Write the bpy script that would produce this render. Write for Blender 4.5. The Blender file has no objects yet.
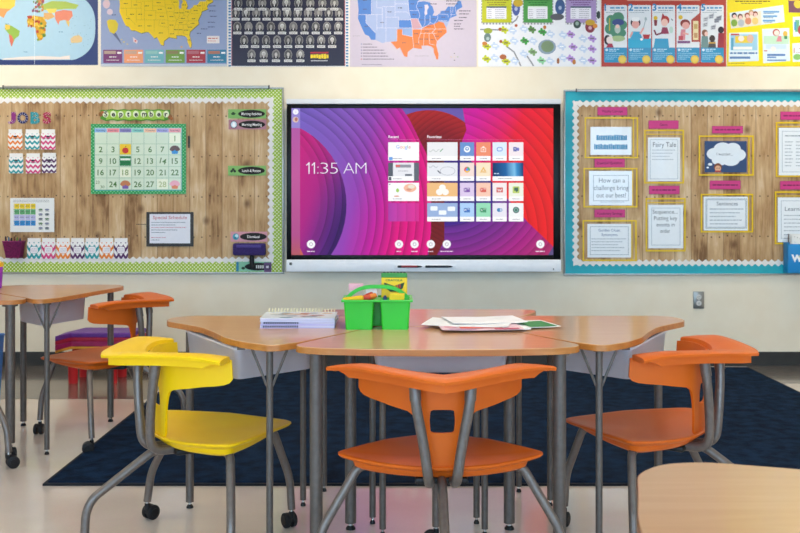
import bpy, bmesh, math, random
from mathutils import Vector, Matrix
random.seed(7)
SC = bpy.context.scene
COL = SC.collection
PI = math.pi

# ------------------------------------------------------------------ setup
CAM_H = 1.12          # camera height above the floor
WALL_Y = 6.85         # distance of the front wall
G = 0.006749          # one wall grid unit in metres (the wall is laid out on a fine grid)
SC.view_settings.view_transform = 'Standard'
SC.view_settings.look = 'None'
SC.view_settings.gamma = 1.0
SC.view_settings.use_curve_mapping = False
SC.view_settings.exposure = 0.17

def gx(u): return (u - 400) * G
def gz(v): return CAM_H - (v - 200) * G

# ------------------------------------------------------------------ materials
def lin(c):
    c = c / 255.0
    return c / 12.92 if c <= 0.04045 else ((c + 0.055) / 1.055) ** 2.4
def rgb(h):
    h = h.lstrip('#')
    return (lin(int(h[0:2], 16)), lin(int(h[2:4], 16)), lin(int(h[4:6], 16)), 1.0)

MATS = {}
def new_mat(name):
    m = bpy.data.materials.new(name); m.use_nodes = True
    return m, m.node_tree, m.node_tree.nodes, m.node_tree.links, m.node_tree.nodes['Principled BSDF']

def flat(h, rough=0.55, metal=0.0, coat=0.0, spec=0.3):
    """plain colour with a faint procedural mottling"""
    key = (h, rough, metal, coat, spec)
    if key in MATS: return MATS[key]
    m, nt, n, l, b = new_mat('paint_' + h.strip('#'))
    b.inputs['Roughness'].default_value = rough
    b.inputs['Metallic'].default_value = metal
    b.inputs['Coat Weight'].default_value = coat
    b.inputs['Coat Roughness'].default_value = 0.12
    b.inputs['Specular IOR Level'].default_value = spec
    tc = n.new('ShaderNodeTexCoord'); no = n.new('ShaderNodeTexNoise')
    no.inputs['Scale'].default_value = 35; no.inputs['Detail'].default_value = 3
    mp = n.new('ShaderNodeMapRange'); mp.inputs[3].default_value = 0.96; mp.inputs[4].default_value = 1.04
    hsv = n.new('ShaderNodeHueSaturation'); hsv.inputs['Color'].default_value = rgb(h)
    l.new(tc.outputs['Object'], no.inputs['Vector']); l.new(no.outputs['Fac'], mp.inputs[0])
    l.new(mp.outputs[0], hsv.inputs['Value']); l.new(hsv.outputs[0], b.inputs['Base Color'])
    if coat > .25:      # laminated sheet: slightly wavy gloss film
        mp2 = n.new('ShaderNodeMapping'); mp2.inputs['Scale'].default_value = (5.0, 1, 1.2)
        wv = n.new('ShaderNodeTexNoise'); wv.inputs['Scale'].default_value = 1.6; wv.inputs['Detail'].default_value = 1.0
        bp = n.new('ShaderNodeBump'); bp.inputs['Strength'].default_value = 0.5; bp.inputs['Distance'].default_value = 0.012
        l.new(tc.outputs['Object'], mp2.inputs[0]); l.new(mp2.outputs[0], wv.inputs['Vector']); l.new(wv.outputs['Fac'], bp.inputs['Height'])
        l.new(bp.outputs[0], b.inputs['Coat Normal'])
    MATS[key] = m
    return m

def glow(h, strength=1.0):
    key = ('glow', h, strength)
    if key in MATS: return MATS[key]
    m, nt, n, l, b = new_mat('screen_' + h.strip('#'))
    b.inputs['Base Color'].default_value = (0.01, 0.01, 0.01, 1)
    b.inputs['Roughness'].default_value = 0.35
    b.inputs['Emission Color'].default_value = rgb(h)
    b.inputs['Emission Strength'].default_value = strength
    MATS[key] = m
    return m

# ------------------------------------------------------------------ object helpers
def tag(o, label=None, cat=None, group=None, kind=None):
    if label: o['label'] = label
    if cat: o['category'] = cat
    if group: o['group'] = group
    if kind: o['kind'] = kind
    return o

def empty(name, loc=(0, 0, 0), rz=0.0, label=None, cat=None, group=None):
    o = bpy.data.objects.new(name, None); COL.objects.link(o)
    o.empty_display_size = 0.1
    o.location = loc; o.rotation_euler = (0, 0, rz)
    return tag(o, label, cat, group)

def link_mesh(name, bm, mats, parent=None, smooth=None, recalc=True, origin=None):
    if recalc: bmesh.ops.recalc_face_normals(bm, faces=bm.faces[:])
    me = bpy.data.meshes.new(name)
    if origin is not None:
        bmesh.ops.translate(bm, verts=bm.verts[:], vec=-Vector(origin))
    bm.to_mesh(me); bm.free()
    if not isinstance(mats, (list, tuple)): mats = [mats]
    for m in mats: me.materials.append(m)
    if smooth is not None:
        for p in me.polygons: p.use_smooth = True
        me.set_sharp_from_angle(angle=math.radians(smooth))
    o = bpy.data.objects.new(name, me); COL.objects.link(o)
    if origin is not None: o.location = origin
    if parent is not None: o.parent = parent
    return o

def copy_tree(o, parent=None):
    c = o.copy(); COL.objects.link(c)
    if parent is not None: c.parent = parent
    for ch in list(o.children): copy_tree(ch, c)
    return c

def box(bm, x0, y0, z0, x1, y1, z1, mi=0, bev=0.0):
    vs = [bm.verts.new(p) for p in ((x0,y0,z0),(x1,y0,z0),(x1,y1,z0),(x0,y1,z0),(x0,y0,z1),(x1,y0,z1),(x1,y1,z1),(x0,y1,z1))]
    fs = [bm.faces.new([vs[i] for i in q]) for q in ((0,3,2,1),(4,5,6,7),(0,1,5,4),(1,2,6,5),(2,3,7,6),(3,0,4,7))]
    for f in fs: f.material_index = mi
    if bev > 0:
        es = list({e for f in fs for e in f.edges})
        r = bmesh.ops.bevel(bm, geom=es, offset=bev, segments=2, profile=0.5, affect='EDGES')
        for f in r['faces']: f.material_index = mi
    return vs

def catmull(pts, n=6, closed=True):
    out = []; N = len(pts)
    rng = range(N) if closed else range(N - 1)
    for i in rng:
        if closed: p0, p1, p2, p3 = pts[i-1], pts[i], pts[(i+1) % N], pts[(i+2) % N]
        else: p0, p1, p2, p3 = pts[max(i-1,0)], pts[i], pts[i+1], pts[min(i+2,N-1)]
        for k in range(n):
            t = k / n
            out.append(tuple(0.5*((2*b)+(c-a)*t+(2*a-5*b+4*c-d)*t*t+(3*b-a-3*c+d)*t**3) for a,b,c,d in zip(p0,p1,p2,p3)))
    if not closed: out.append(tuple(pts[-1]))
    return out

def fillet(pts, r, n=5):
    pts = [Vector(p) for p in pts]; out = [pts[0]]
    for i in range(1, len(pts)-1):
        a, b, c = pts[i-1], pts[i], pts[i+1]
        d1 = (a-b); d2 = (c-b)
        rr = min(r, d1.length*0.49, d2.length*0.49)
        p, q = b + d1.normalized()*rr, b + d2.normalized()*rr
        for k in range(n+1):
            t = k/n
            out.append(p*(1-t)**2 + b*2*t*(1-t) + q*t*t)
    out.append(pts[-1])
    return out

def tube(bm, pts, r, n=12, mi=0, caps=True):
    pts = [Vector(p) for p in pts]
    rad = r if isinstance(r, (list, tuple)) else [r]*len(pts)
    t0 = (pts[1]-pts[0]).normalized()
    ref = Vector((0,0,1)) if abs(t0.z) < 0.9 else Vector((1,0,0))
    u = t0.cross(ref).normalized(); rings = []
    for i, p in enumerate(pts):
        if i == 0: t = t0
        elif i == len(pts)-1: t = (pts[i]-pts[i-1]).normalized()
        else: t = ((pts[i+1]-pts[i]).normalized() + (pts[i]-pts[i-1]).normalized()).normalized()
        u = (u - t*u.dot(t)).normalized(); v = t.cross(u)
        rings.append([bm.verts.new(p + (u*math.cos(2*PI*k/n) + v*math.sin(2*PI*k/n))*rad[i]) for k in range(n)])
    for a, b in zip(rings, rings[1:]):
        for k in range(n):
            bm.faces.new((a[k], a[(k+1)%n], b[(k+1)%n], b[k])).material_index = mi
    if caps:
        bm.faces.new(rings[0][::-1]).material_index = mi; bm.faces.new(rings[-1]).material_index = mi

def cyl(bm, a, b, r, n=16, mi=0): tube(bm, [a, b], r, n, mi)

def prism(bm, outline, z0, z1, ch=0.0, mi=0, top_mi=None):
    """vertical prism over a 2-D outline with a small chamfer round the top and bottom"""
    N = len(outline)
    c = Vector((sum(p[0] for p in outline)/N, sum(p[1] for p in outline)/N))
    def inset(d):
        res = []
        for i in range(N):
            p, a, b = Vector(outline[i]), Vector(outline[i-1]), Vector(outline[(i+1)%N])
            e = (b-a)
            nrm = Vector((-e.y, e.x)).normalized()
            res.append(p + nrm*d*S)
        return res
    area = sum(outline[i-1][0]*outline[i][1]-outline[i][0]*outline[i-1][1] for i in range(N))
    S = 1 if area > 0 else -1
    if ch > 0:
        lv = [(inset(ch), z0), (inset(0), z0+ch), (inset(0), z1-ch), (inset(ch), z1)]
    else: lv = [(inset(0), z0), (inset(0), z1)]
    rings = [[bm.verts.new((p.x, p.y, z)) for p in o] for o, z in lv]
    for a, b in zip(rings, rings[1:]):
        for k in range(N):
            bm.faces.new((a[k], a[(k+1)%N], b[(k+1)%N], b[k])).material_index = mi
    bm.faces.new(rings[0][::-1]).material_index = mi
    bm.faces.new(rings[-1]).material_index = mi if top_mi is None else top_mi

# ------------------------------------------------------------------ flat printed work (posters, cards, screens)
_TXT = {}
def text_mesh(s, weight=0.0):
    k = (s, weight)
    if k in _TXT: return _TXT[k]
    cu = bpy.data.curves.new('lettering', 'FONT'); cu.body = s; cu.size = 1.0; cu.resolution_u = 3; cu.offset = weight
    ob = bpy.data.objects.new('lettering', cu); COL.objects.link(ob)
    bpy.context.view_layer.update()
    dg = bpy.context.evaluated_depsgraph_get(); ev = ob.evaluated_get(dg); me = ev.to_mesh()
    vs = [(v.co.x, v.co.y) for v in me.vertices]; fs = [tuple(p.vertices) for p in me.polygons]
    ev.to_mesh_clear(); bpy.data.objects.remove(ob); bpy.data.curves.remove(cu)
    if not vs: vs = [(0, 0)]
    bb = (min(v[0] for v in vs), min(v[1] for v in vs), max(v[0] for v in vs), max(v[1] for v in vs))
    _TXT[k] = (vs, fs, bb)
    return _TXT[k]

def clip_poly(pts, clipper):
    """Sutherland-Hodgman against a convex outline"""
    out = list(pts); N = len(clipper)
    ar = sum(clipper[i-1][0]*clipper[i][1]-clipper[i][0]*clipper[i-1][1] for i in range(N)); s = 1 if ar > 0 else -1
    for i in range(N):
        a, b = clipper[i], clipper[(i+1) % N]; inp, out = out, []
        def side(p): return s*((b[0]-a[0])*(p[1]-a[1])-(b[1]-a[1])*(p[0]-a[0]))
        for j in range(len(inp)):
            p, q = inp[j-1], inp[j]; sp, sq = side(p), side(q)
            if sq >= 0:
                if sp < 0:
                    t = sp/(sp-sq); out.append((p[0]+(q[0]-p[0])*t, p[1]+(q[1]-p[1])*t))
                out.append(q)
            elif sp >= 0:
                t = sp/(sp-sq); out.append((p[0]+(q[0]-p[0])*t, p[1]+(q[1]-p[1])*t))
        if not out: return []
    return out

def circle(cx, cy, rx, ry=None, n=20, a0=0, a1=360):
    ry = rx if ry is None else ry
    full = abs(a1-a0) >= 360
    k = n if full else n+1
    return [(cx+rx*math.cos(math.radians(a0+(a1-a0)*i/n)), cy+ry*math.sin(math.radians(a0+(a1-a0)*i/n))) for i in range(k)]

class Art:
    """printed work in wall-grid units; every layer lies 0.4 mm in front of the one below"""
    def __init__(s, off, scale=1.0, rough=0.5, coat=0.0, emit=None, step=0.0004):
        s.off, s.k, s.rough, s.coat, s.emit, s.step = off, scale, rough, coat, emit, step
        s.bm = bmesh.new(); s.mats = []; s.clip = None; s.n = 0; s.uv = s.bm.loops.layers.uv.new('UVMap')
    def inc(s):
        s.n = (s.n+1) % 30; return s.n*1e-5*(s.step/.0004)
    def mi(s, c):
        m = c if not isinstance(c, str) else (glow(c, s.emit) if s.emit is not None else flat(c, s.rough, 0, s.coat))
        if m not in s.mats: s.mats.append(m)
        return s.mats.index(m)
    def P(s, u, v, off): return (gx(400+(u-400)*s.k), WALL_Y-off, gz(200+(v-200)*s.k))
    def face(s, pts, c, layer):
        if s.clip: pts = clip_poly(pts, s.clip)
        q = []
        for p in pts:
            if not q or abs(p[0]-q[-1][0])+abs(p[1]-q[-1][1]) > 1e-5: q.append(p)
        if len(q) > 1 and abs(q[0][0]-q[-1][0])+abs(q[0][1]-q[-1][1]) < 1e-5: q.pop()
        if len(q) < 3: return
        ar = sum(q[i-1][0]*q[i][1]-q[i][0]*q[i-1][1] for i in range(len(q)))
        if abs(ar) < 1e-6: return
        if ar > 0: q = q[::-1]
        d = s.inc(); vs = [s.bm.verts.new(s.P(u, v, s.off+layer*s.step+d)) for u, v in q]
        f = s.bm.faces.new(vs); f.material_index = s.mi(c)
        for lp, (u, v) in zip(f.loops, q): lp[s.uv].uv = (u/100.0, v/100.0)
    def poly(s, pts, c, layer=1): s.face(pts, c, layer)
    def rect(s, x0, y0, x1, y1, c, layer=1): s.face([(x0,y0),(x1,y0),(x1,y1),(x0,y1)], c, layer)
    def rrect(s, x0, y0, x1, y1, r, c, layer=1):
        s.face(circle(x1-r,y0+r,r,n=4,a0=-90,a1=0)+circle(x1-r,y1-r,r,n=4,a0=0,a1=90)+circle(x0+r,y1-r,r,n=4,a0=90,a1=180)+circle(x0+r,y0+r,r,n=4,a0=180,a1=270), c, layer)
    def ell(s, cx, cy, rx, ry, c, layer=1, n=18): s.face(circle(cx, cy, rx, ry, n), c, layer)
    def bar(s, x0, y0, x1, y1, w, c, layer=1):
        d = math.hypot(x1-x0, y1-y0) or 1; nx, ny = -(y1-y0)/d*w/2, (x1-x0)/d*w/2
        s.face([(x0+nx,y0+ny),(x1+nx,y1+ny),(x1-nx,y1-ny),(x0-nx,y0-ny)], c, layer)
    def frame(s, x0, y0, x1, y1, w, c, layer=1):
        s.rect(x0,y0,x1,y0+w,c,layer); s.rect(x0,y1-w,x1,y1,c,layer); s.rect(x0,y0+w,x0+w,y1-w,c,layer); s.rect(x1-w,y0+w,x1,y1-w,c,layer)
    def slab(s, x0, y0, x1, y1, t, c, layer=0):
        """solid sheet of thickness t, its front face at the given layer"""
        o = s.off+layer*s.step
        a = s.P(x0, y1, o); b = s.P(x1, y0, o)
        box(s.bm, a[0], WALL_Y-o, a[2], b[0], WALL_Y-o+t, b[2], s.mi(c))
    def slabpoly(s, pts, t, c, layer=0):
        o = s.off+layer*s.step; mi = s.mi(c)
        ar = sum(pts[i-1][0]*pts[i][1]-pts[i][0]*pts[i-1][1] for i in range(len(pts)))
        if ar > 0: pts = pts[::-1]
        f = [s.bm.verts.new(s.P(u, v, o)) for u, v in pts]; k = [s.bm.verts.new(s.P(u, v, o-t)) for u, v in pts]
        s.bm.faces.new(f).material_index = mi; s.bm.faces.new(k[::-1]).material_index = mi
        for i in range(len(pts)): s.bm.faces.new((f[i-1], k[i-1], k[i], f[i])).material_index = mi
    def text(s, t, x0, y, h, c, layer=2, x1=None, weight=0.0, align='L', rot=0.0):
        """cap height h, baseline y; fitted to x0..x1 when x1 is given"""
        vs, fs, bb = text_mesh(t, weight)
        sc = h/0.7
        w = (bb[2]-bb[0])
        sx = (x1-x0)/w if (x1 is not None and align == 'L') else sc
        ox = x0 if align == 'L' else x0-w*sx/2
        mi = s.mi(c); cr, sr = math.cos(rot), math.sin(rot)
        pts = []
        for (a, b) in vs:
            u, v = ox+(a-bb[0])*sx, y-b*sc
            if rot: du, dv = u-x0, v-y; u, v = x0+du*cr-dv*sr, y+du*sr+dv*cr
            pts.append((u, v))
        d = s.inc(); bv = [s.bm.verts.new(s.P(u, v, s.off+layer*s.step+d)) for u, v in pts]
        for f in fs:
            try: fc = s.bm.faces.new([bv[i] for i in f]); fc.material_index = mi
            except ValueError: pass
    def scribble(s, x0, x1, y, h, c, layer=2, seed=0):
        """a line of print too small to read: word-length dashes"""
        r = random.Random(seed*131+int(x0*10)+int(y*7)); x = x0
        while x < x1:
            w = min(r.uniform(1.2, 4.0)*max(h, .6)/1.0, x1-x)
            s.rect(x, y-h/2, x+w, y+h/2, c, layer); x += w+h*0.6
    def build(s, name, parent=None, label=None, cat=None, group=None):
        vs = s.bm.verts
        mn = [min(v.co[i] for v in vs) for i in range(3)]; mx = [max(v.co[i] for v in vs) for i in range(3)]
        org = None if parent is not None else ((mn[0]+mx[0])/2, mx[1], (mn[2]+mx[2])/2)
        o = link_mesh(name, s.bm, s.mats, None, None, recalc=False, origin=org)
        if parent is not None:
            o.parent = parent; o.matrix_parent_inverse = Matrix.Translation(-Vector(parent.location))
        return tag(o, label, cat, group)
def wparent(o, p):
    """parent built in world coordinates under an unrotated empty"""
    o.parent = p; o.matrix_parent_inverse = Matrix.Translation(-Vector(p.location)); return o
# ================================================================== THE ROOM
def noise_mat(name, base, dark, scale, rough, bump=0.0, detail=4, stretch=(1,1,1), coat=0.0, bscale=None, lo=0.35, hi=0.65, spec=0.5):
    m, nt, n, l, b = new_mat(name)
    tc = n.new('ShaderNodeTexCoord'); mp = n.new('ShaderNodeMapping'); mp.inputs['Scale'].default_value = stretch
    no = n.new('ShaderNodeTexNoise'); no.inputs['Scale'].default_value = scale; no.inputs['Detail'].default_value = detail
    cr = n.new('ShaderNodeValToRGB'); cr.color_ramp.elements[0].color = rgb(dark); cr.color_ramp.elements[1].color = rgb(base)
    cr.color_ramp.elements[0].position = lo; cr.color_ramp.elements[1].position = hi
    l.new(tc.outputs['Object'], mp.inputs['Vector']); l.new(mp.outputs[0], no.inputs['Vector'])
    l.new(no.outputs['Fac'], cr.inputs[0]); l.new(cr.outputs[0], b.inputs['Base Color'])
    b.inputs['Roughness'].default_value = rough; b.inputs['Coat Weight'].default_value = coat; b.inputs['Coat Roughness'].default_value = 0.1
    b.inputs['Specular IOR Level'].default_value = spec
    if bump:
        n2 = n.new('ShaderNodeTexNoise'); n2.inputs['Scale'].default_value = bscale or scale*4; n2.inputs['Detail'].default_value = 3
        l.new(mp.outputs[0], n2.inputs['Vector'])
        bp = n.new('ShaderNodeBump'); bp.inputs['Strength'].default_value = bump; bp.inputs['Distance'].default_value = 0.004
        l.new(n2.outputs['Fac'], bp.inputs['Height']); l.new(bp.outputs[0], b.inputs['Normal'])
    return m

M_WALL = noise_mat('wall_paint', '#F1E6D0', '#EEE1C9', 6, 0.65, 0.08, bscale=160)
M_SIDE = noise_mat('side_wall_paint', '#E8E2D6', '#E4DDD0', 6, 0.7, 0.05, bscale=160)
M_CEIL = noise_mat('ceiling_tile', '#F4F2EC', '#E9E6DE', 60, 0.9, 0.2)
M_BASE = noise_mat('black_vinyl_base', '#2B2926', '#242220', 12, 0.45)
M_RUG = noise_mat('navy_shag', '#142C47', '#08172A', 16, 0.95, 1.0, detail=12, stretch=(1, 1, 1), bscale=120, spec=0.08)
M_RUGE = noise_mat('navy_edge_shade', '#10151F', '#0B0F18', 60, 0.9, 0.4)

def floor_mat(name, c1, c2):
    m, nt, n, l, b = new_mat(name)
    tc = n.new('ShaderNodeTexCoord')
    no = n.new('ShaderNodeTexNoise'); no.inputs['Scale'].default_value = 2.2; no.inputs['Detail'].default_value = 8
    cr = n.new('ShaderNodeValToRGB'); cr.color_ramp.elements[0].color = rgb(c2); cr.color_ramp.elements[1].color = rgb(c1)
    cr.color_ramp.elements[0].position = 0.3; cr.color_ramp.elements[1].position = 0.7
    sp = n.new('ShaderNodeTexNoise'); sp.inputs['Scale'].default_value = 140; sp.inputs['Detail'].default_value = 2
    mx = n.new('ShaderNodeMix'); mx.data_type = 'RGBA'; mx.blend_type = 'MULTIPLY'; mx.inputs['Factor'].default_value = 0.12
    l.new(tc.outputs['Object'], no.inputs['Vector']); l.new(tc.outputs['Object'], sp.inputs['Vector'])
    l.new(no.outputs['Fac'], cr.inputs[0]); l.new(cr.outputs[0], mx.inputs[6]); l.new(sp.outputs['Color'], mx.inputs[7])
    l.new(mx.outputs[2], b.inputs['Base Color'])
    b.inputs['Roughness'].default_value = 0.2
    b.inputs['Specular IOR Level'].default_value = 0.6
    b.inputs['Coat Weight'].default_value = 0.5; b.inputs['Coat Roughness'].default_value = 0.07
    bp = n.new('ShaderNodeBump'); bp.inputs['Strength'].default_value = 0.03; bp.inputs['Distance'].default_value = 0.01
    l.new(no.outputs['Fac'], bp.inputs['Height']); l.new(bp.outputs[0], b.inputs['Normal'])
    return m
M_FLOOR = floor_mat('polished_floor', '#E6D8CC', '#D8C9BC')
M_FLOORD = floor_mat('floor_border_and_reflection', '#6E655E', '#625A54')

RX, RY0, RZ = 4.6, -2.6, 2.78
def struct(name, mats, *boxes, bev=0.0):
    bm = bmesh.new()
    for b in boxes: box(bm, *b, bev=bev)
    o = link_mesh(name, bm, mats); o['kind'] = 'structure'; return o

struct('floor', M_FLOOR, (-RX, RY0, -0.1, RX, WALL_Y, 0.0))
struct('trim_1', M_FLOORD, (-RX, 5.71, 0.0, -1.42, WALL_Y, 0.0012), (2.33, 6.2, 0.0, RX, WALL_Y, 0.0012))  # left: darker floor border; right: baseboard reflection painted in as a dark strip
struct('ceiling', M_CEIL, (-RX, RY0, RZ, RX, WALL_Y, RZ+0.1))
struct('wall_front', M_WALL, (-RX, WALL_Y, 0, RX, WALL_Y+0.12, RZ))
struct('wall_left', M_SIDE, (-RX-0.12, RY0, 0, -RX, WALL_Y, RZ))
struct('wall_right', M_SIDE, (RX, RY0, 0, RX+0.12, WALL_Y, RZ))
WIN = [(-3.9, -1.7), (-1.1, 1.1), (1.7, 3.9)]
wb = [(-RX, RY0-0.12, 0, RX, RY0, 0.85), (-RX, RY0-0.12, 2.45, RX, RY0, RZ)]
xs = [-RX] + [v for w in WIN for v in w] + [RX]
for i in range(0, len(xs), 2): wb.append((xs[i], RY0-0.12, 0.85, xs[i+1], RY0, 2.45))
struct('wall_back', M_SIDE, *wb)
M_FRM = flat('#B9BBBD', 0.4, 0.6)
for i, (a, b) in enumerate(WIN):
    y0, y1 = RY0-0.09, RY0-0.03; c = (a+b)/2
    struct('window_%d' % (i+1), M_FRM, (a, y0, 0.85, b, y1, 0.9), (a, y0, 2.4, b, y1, 2.45), (a, y0, 0.9, a+0.05, y1, 2.4),
           (b-0.05, y0, 0.9, b, y1, 2.4), (c-0.025, y0, 0.9, c+0.025, y1, 2.4))
struct('baseboard_front', M_BASE, (-RX, WALL_Y-0.008, 0, RX, WALL_Y, 0.096), (-RX, WALL_Y-0.012, 0, RX, WALL_Y-0.008, 0.012))
struct('baseboard_left', M_BASE, (-RX, RY0, 0, -RX+0.008, WALL_Y-0.012, 0.096))
struct('baseboard_right', M_BASE, (RX-0.008, RY0, 0, RX, WALL_Y-0.012, 0.096))

# rug, 9 x 12 feet
bm = bmesh.new()
prism(bm, [(-1.385, 3.99), (2.30, 3.99), (2.30, 6.73), (-1.385, 6.73)], 0.0, 0.013, 0.003)
rug = empty('area_rug', (0.46, 5.36, 0), label='large navy blue shag rug lying on the polished floor', cat='rug')
wparent(link_mesh('pile', bm, M_RUG), rug)
bm = bmesh.new()
for q in ((-1.40, 3.975, 2.315, 3.991), (-1.40, 6.729, 2.315, 6.745), (-1.40, 3.991, -1.384, 6.729), (2.299, 3.991, 2.315, 6.729)):
    box(bm, q[0], q[1], 0, q[2], q[3], 0.009)
wparent(link_mesh('shaded_edge', bm, M_RUGE), rug)  # near-black rim: shading of the rug's thickness put into its colour

# ceiling lights: the room's lamps
def lamp_mat(col, s):
    m, nt, n, l, b = new_mat('lamp_diffuser')
    b.inputs['Base Color'].default_value = (0.8, 0.8, 0.8, 1)
    b.inputs['Emission Color'].default_value = col; b.inputs['Emission Strength'].default_value = s
    return m
M_LAMP = lamp_mat((1.0, 0.89, 0.73, 1), 7.6)
n_l = 0
for iy, y in enumerate((2.9, 6.1)):
    for ix, x in enumerate((-2.7, 0.1, 2.9)):
        t = empty('ceiling_light', (x, y, RZ), label='recessed ceiling light, %s in the %s row' % (('left', 'middle', 'right')[ix], ('rear', 'front')[iy]), cat='light', group='ceiling lights')
        bm = bmesh.new()
        for q in ((-0.62, -0.32, 0.62, -0.29), (-0.62, 0.29, 0.62, 0.32), (-0.62, -0.29, -0.59, 0.29), (0.59, -0.29, 0.62, 0.29)):
            box(bm, q[0], q[1], -0.03, q[2], q[3], 0)
        link_mesh('frame', bm, M_FRM, t)
        bm = bmesh.new(); box(bm, -0.59, -0.29, -0.02, 0.59, 0.29, -0.012); link_mesh('diffuser', bm, M_LAMP, t)

# wall outlet
ou = empty('wall_outlet', (gx(698.5), WALL_Y, gz(300)), label='grey metal electrical outlet on the wall under the turquoise-bordered board', cat='outlet')
bm = bmesh.new(); box(bm, -0.037, -0.007, -0.058, 0.037, 0, 0.058, bev=0.003); link_mesh('face_plate', bm, flat('#8F8D88', 0.35, 0.7), ou, 35)
for dz in (-0.021, 0.021):
    bm = bmesh.new()
    tube(bm, [(0, -0.006, dz), (0, -0.0105, dz)], 0.0175, 20, 0)
    for sx in (-0.006, 0.006): box(bm, sx-0.0012, -0.0108, dz-0.003, sx+0.0012, -0.0104, dz+0.006, 1)
    tube(bm, [(0, -0.0104, dz-0.010), (0, -0.0108, dz-0.010)], 0.0024, 10, 1)
    link_mesh('socket', bm, [flat('#D5D3CE', 0.4), flat('#1C1C1C', 0.5)], ou)
# ================================================================== BULLETIN BOARDS
def plank_mat():
    m, nt, n, l, b = new_mat('plank_print_paper')
    tc = n.new('ShaderNodeTexCoord'); sx = n.new('ShaderNodeSeparateXYZ'); l.new(tc.outputs['Object'], sx.inputs[0])
    def math_(op, a, bb=None):
        nd = n.new('ShaderNodeMath'); nd.operation = op
        for i, v in enumerate((a, bb)):
            if v is None: continue
            if isinstance(v, (int, float)): nd.inputs[i].default_value = v
            else: l.new(v, nd.inputs[i])
        return nd.outputs[0]
    px = math_('DIVIDE', sx.outputs[0], 0.109)
    pid = math_('FLOOR', px)
    wn = n.new('ShaderNodeTexWhiteNoise'); wn.noise_dimensions = '1D'; l.new(pid, wn.inputs['W'])
    # grain: noise stretched along the plank, shifted for each board
    mp = n.new('ShaderNodeMapping'); mp.inputs['Scale'].default_value = (22, 1, 2.2); l.new(tc.outputs['Object'], mp.inputs['Vector'])
    off = n.new('ShaderNodeCombineXYZ'); l.new(math_('MULTIPLY', wn.outputs['Value'], 40), off.inputs[1]); l.new(off.outputs[0], mp.inputs['Location'])
    gr = n.new('ShaderNodeTexNoise'); gr.inputs['Scale'].default_value = 2.4; gr.inputs['Detail'].default_value = 9; gr.inputs['Roughness'].default_value = 0.65
    gr.inputs['Distortion'].default_value = 0.6; l.new(mp.outputs[0], gr.inputs['Vector'])
    blot = n.new('ShaderNodeTexNoise'); blot.inputs['Scale'].default_value = 5.5; blot.inputs['Detail'].default_value = 3
    mp2 = n.new('ShaderNodeMapping'); mp2.inputs['Scale'].default_value = (1.6, 1, 0.8); l.new(tc.outputs['Object'], mp2.inputs['Vector']); l.new(mp2.outputs[0], blot.inputs['Vector'])
    f = math_('ADD', math_('MULTIPLY', wn.outputs['Value'], 0.20), math_('ADD', math_('MULTIPLY', gr.outputs['Fac'], 0.55), math_('MULTIPLY', blot.outputs['Fac'], 0.55)))
    cr = n.new('ShaderNodeValToRGB'); e = cr.color_ramp.elements
    e[0].position = 0.42; e[0].color = rgb('#7E5833'); e[1].position = 0.90; e[1].color = rgb('#E6D2B2')
    a = e.new(0.56); a.color = rgb('#B68F61'); c = e.new(0.72); c.color = rgb('#CEAC80')
    l.new(f, cr.inputs[0])
    # knots
    vo = n.new('ShaderNodeTexVoronoi'); vo.voronoi_dimensions = '2D'; vo.inputs['Scale'].default_value = 2.6; vo.inputs['Randomness'].default_value = 1.0
    k2 = n.new('ShaderNodeCombineXYZ'); l.new(math_('MULTIPLY', sx.outputs[0], 1.25), k2.inputs[0]); l.new(sx.outputs[2], k2.inputs[1]); l.new(k2.outputs[0], vo.inputs['Vector'])
    kr = n.new('ShaderNodeMapRange'); kr.inputs[1].default_value = 0.02; kr.inputs[2].default_value = 0.10; kr.inputs[3].default_value = 0.8; kr.inputs[4].default_value = 0.0
    l.new(vo.outputs['Distance'], kr.inputs[0])
    mk = n.new('ShaderNodeMix'); mk.data_type = 'RGBA'; mk.inputs[7].default_value = rgb('#6B4526'); l.new(kr.outputs[0], mk.inputs[0]); l.new(cr.outputs[0], mk.inputs[6])
    # dark printed seams between planks
    fr = math_('FRACT', px); d = math_('MINIMUM', fr, math_('SUBTRACT', 1.0, fr))
    sm = n.new('ShaderNodeMapRange'); sm.inputs[1].default_value = 0.012; sm.inputs[2].default_value = 0.045; sm.inputs[3].default_value = 0.55; sm.inputs[4].default_value = 0.0; l.new(d, sm.inputs[0])
    ms = n.new('ShaderNodeMix'); ms.data_type = 'RGBA'; ms.inputs[7].default_value = rgb('#7A5633'); l.new(sm.outputs[0], ms.inputs[0]); l.new(mk.outputs[2], ms.inputs[6])
    # two printed nail heads per plank in evenly spaced rows
    ru = math_('MULTIPLY', math_('SUBTRACT', math_('FRACT', math_('MULTIPLY', px, 2.0)), 0.5), 0.0545)
    jz = math_('MULTIPLY', math_('SUBTRACT', wn.outputs['Value'], 0.5), 0.012)
    rv = math_('MULTIPLY', math_('SUBTRACT', math_('FRACT', math_('DIVIDE', math_('ADD', math_('ADD', sx.outputs[2], jz), -1.28), 0.271)), 0.5), 0.271)
    nd = math_('SQRT', math_('ADD', math_('MULTIPLY', ru, ru), math_('MULTIPLY', rv, rv)))
    nr = n.new('ShaderNodeMapRange'); nr.inputs[1].default_value = 0.0035; nr.inputs[2].default_value = 0.0065; nr.inputs[3].default_value = 0.9; nr.inputs[4].default_value = 0.0; l.new(nd, nr.inputs[0])
    mn = n.new('ShaderNodeMix'); mn.data_type = 'RGBA'; mn.inputs[7].default_value = rgb('#3E2A18'); l.new(nr.outputs[0], mn.inputs[0]); l.new(ms.outputs[2], mn.inputs[6])
    l.new(mn.outputs[2], b.inputs['Base Color']); b.inputs['Roughness'].default_value = 0.65
    return m
M_PLANK = plank_mat()

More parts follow.
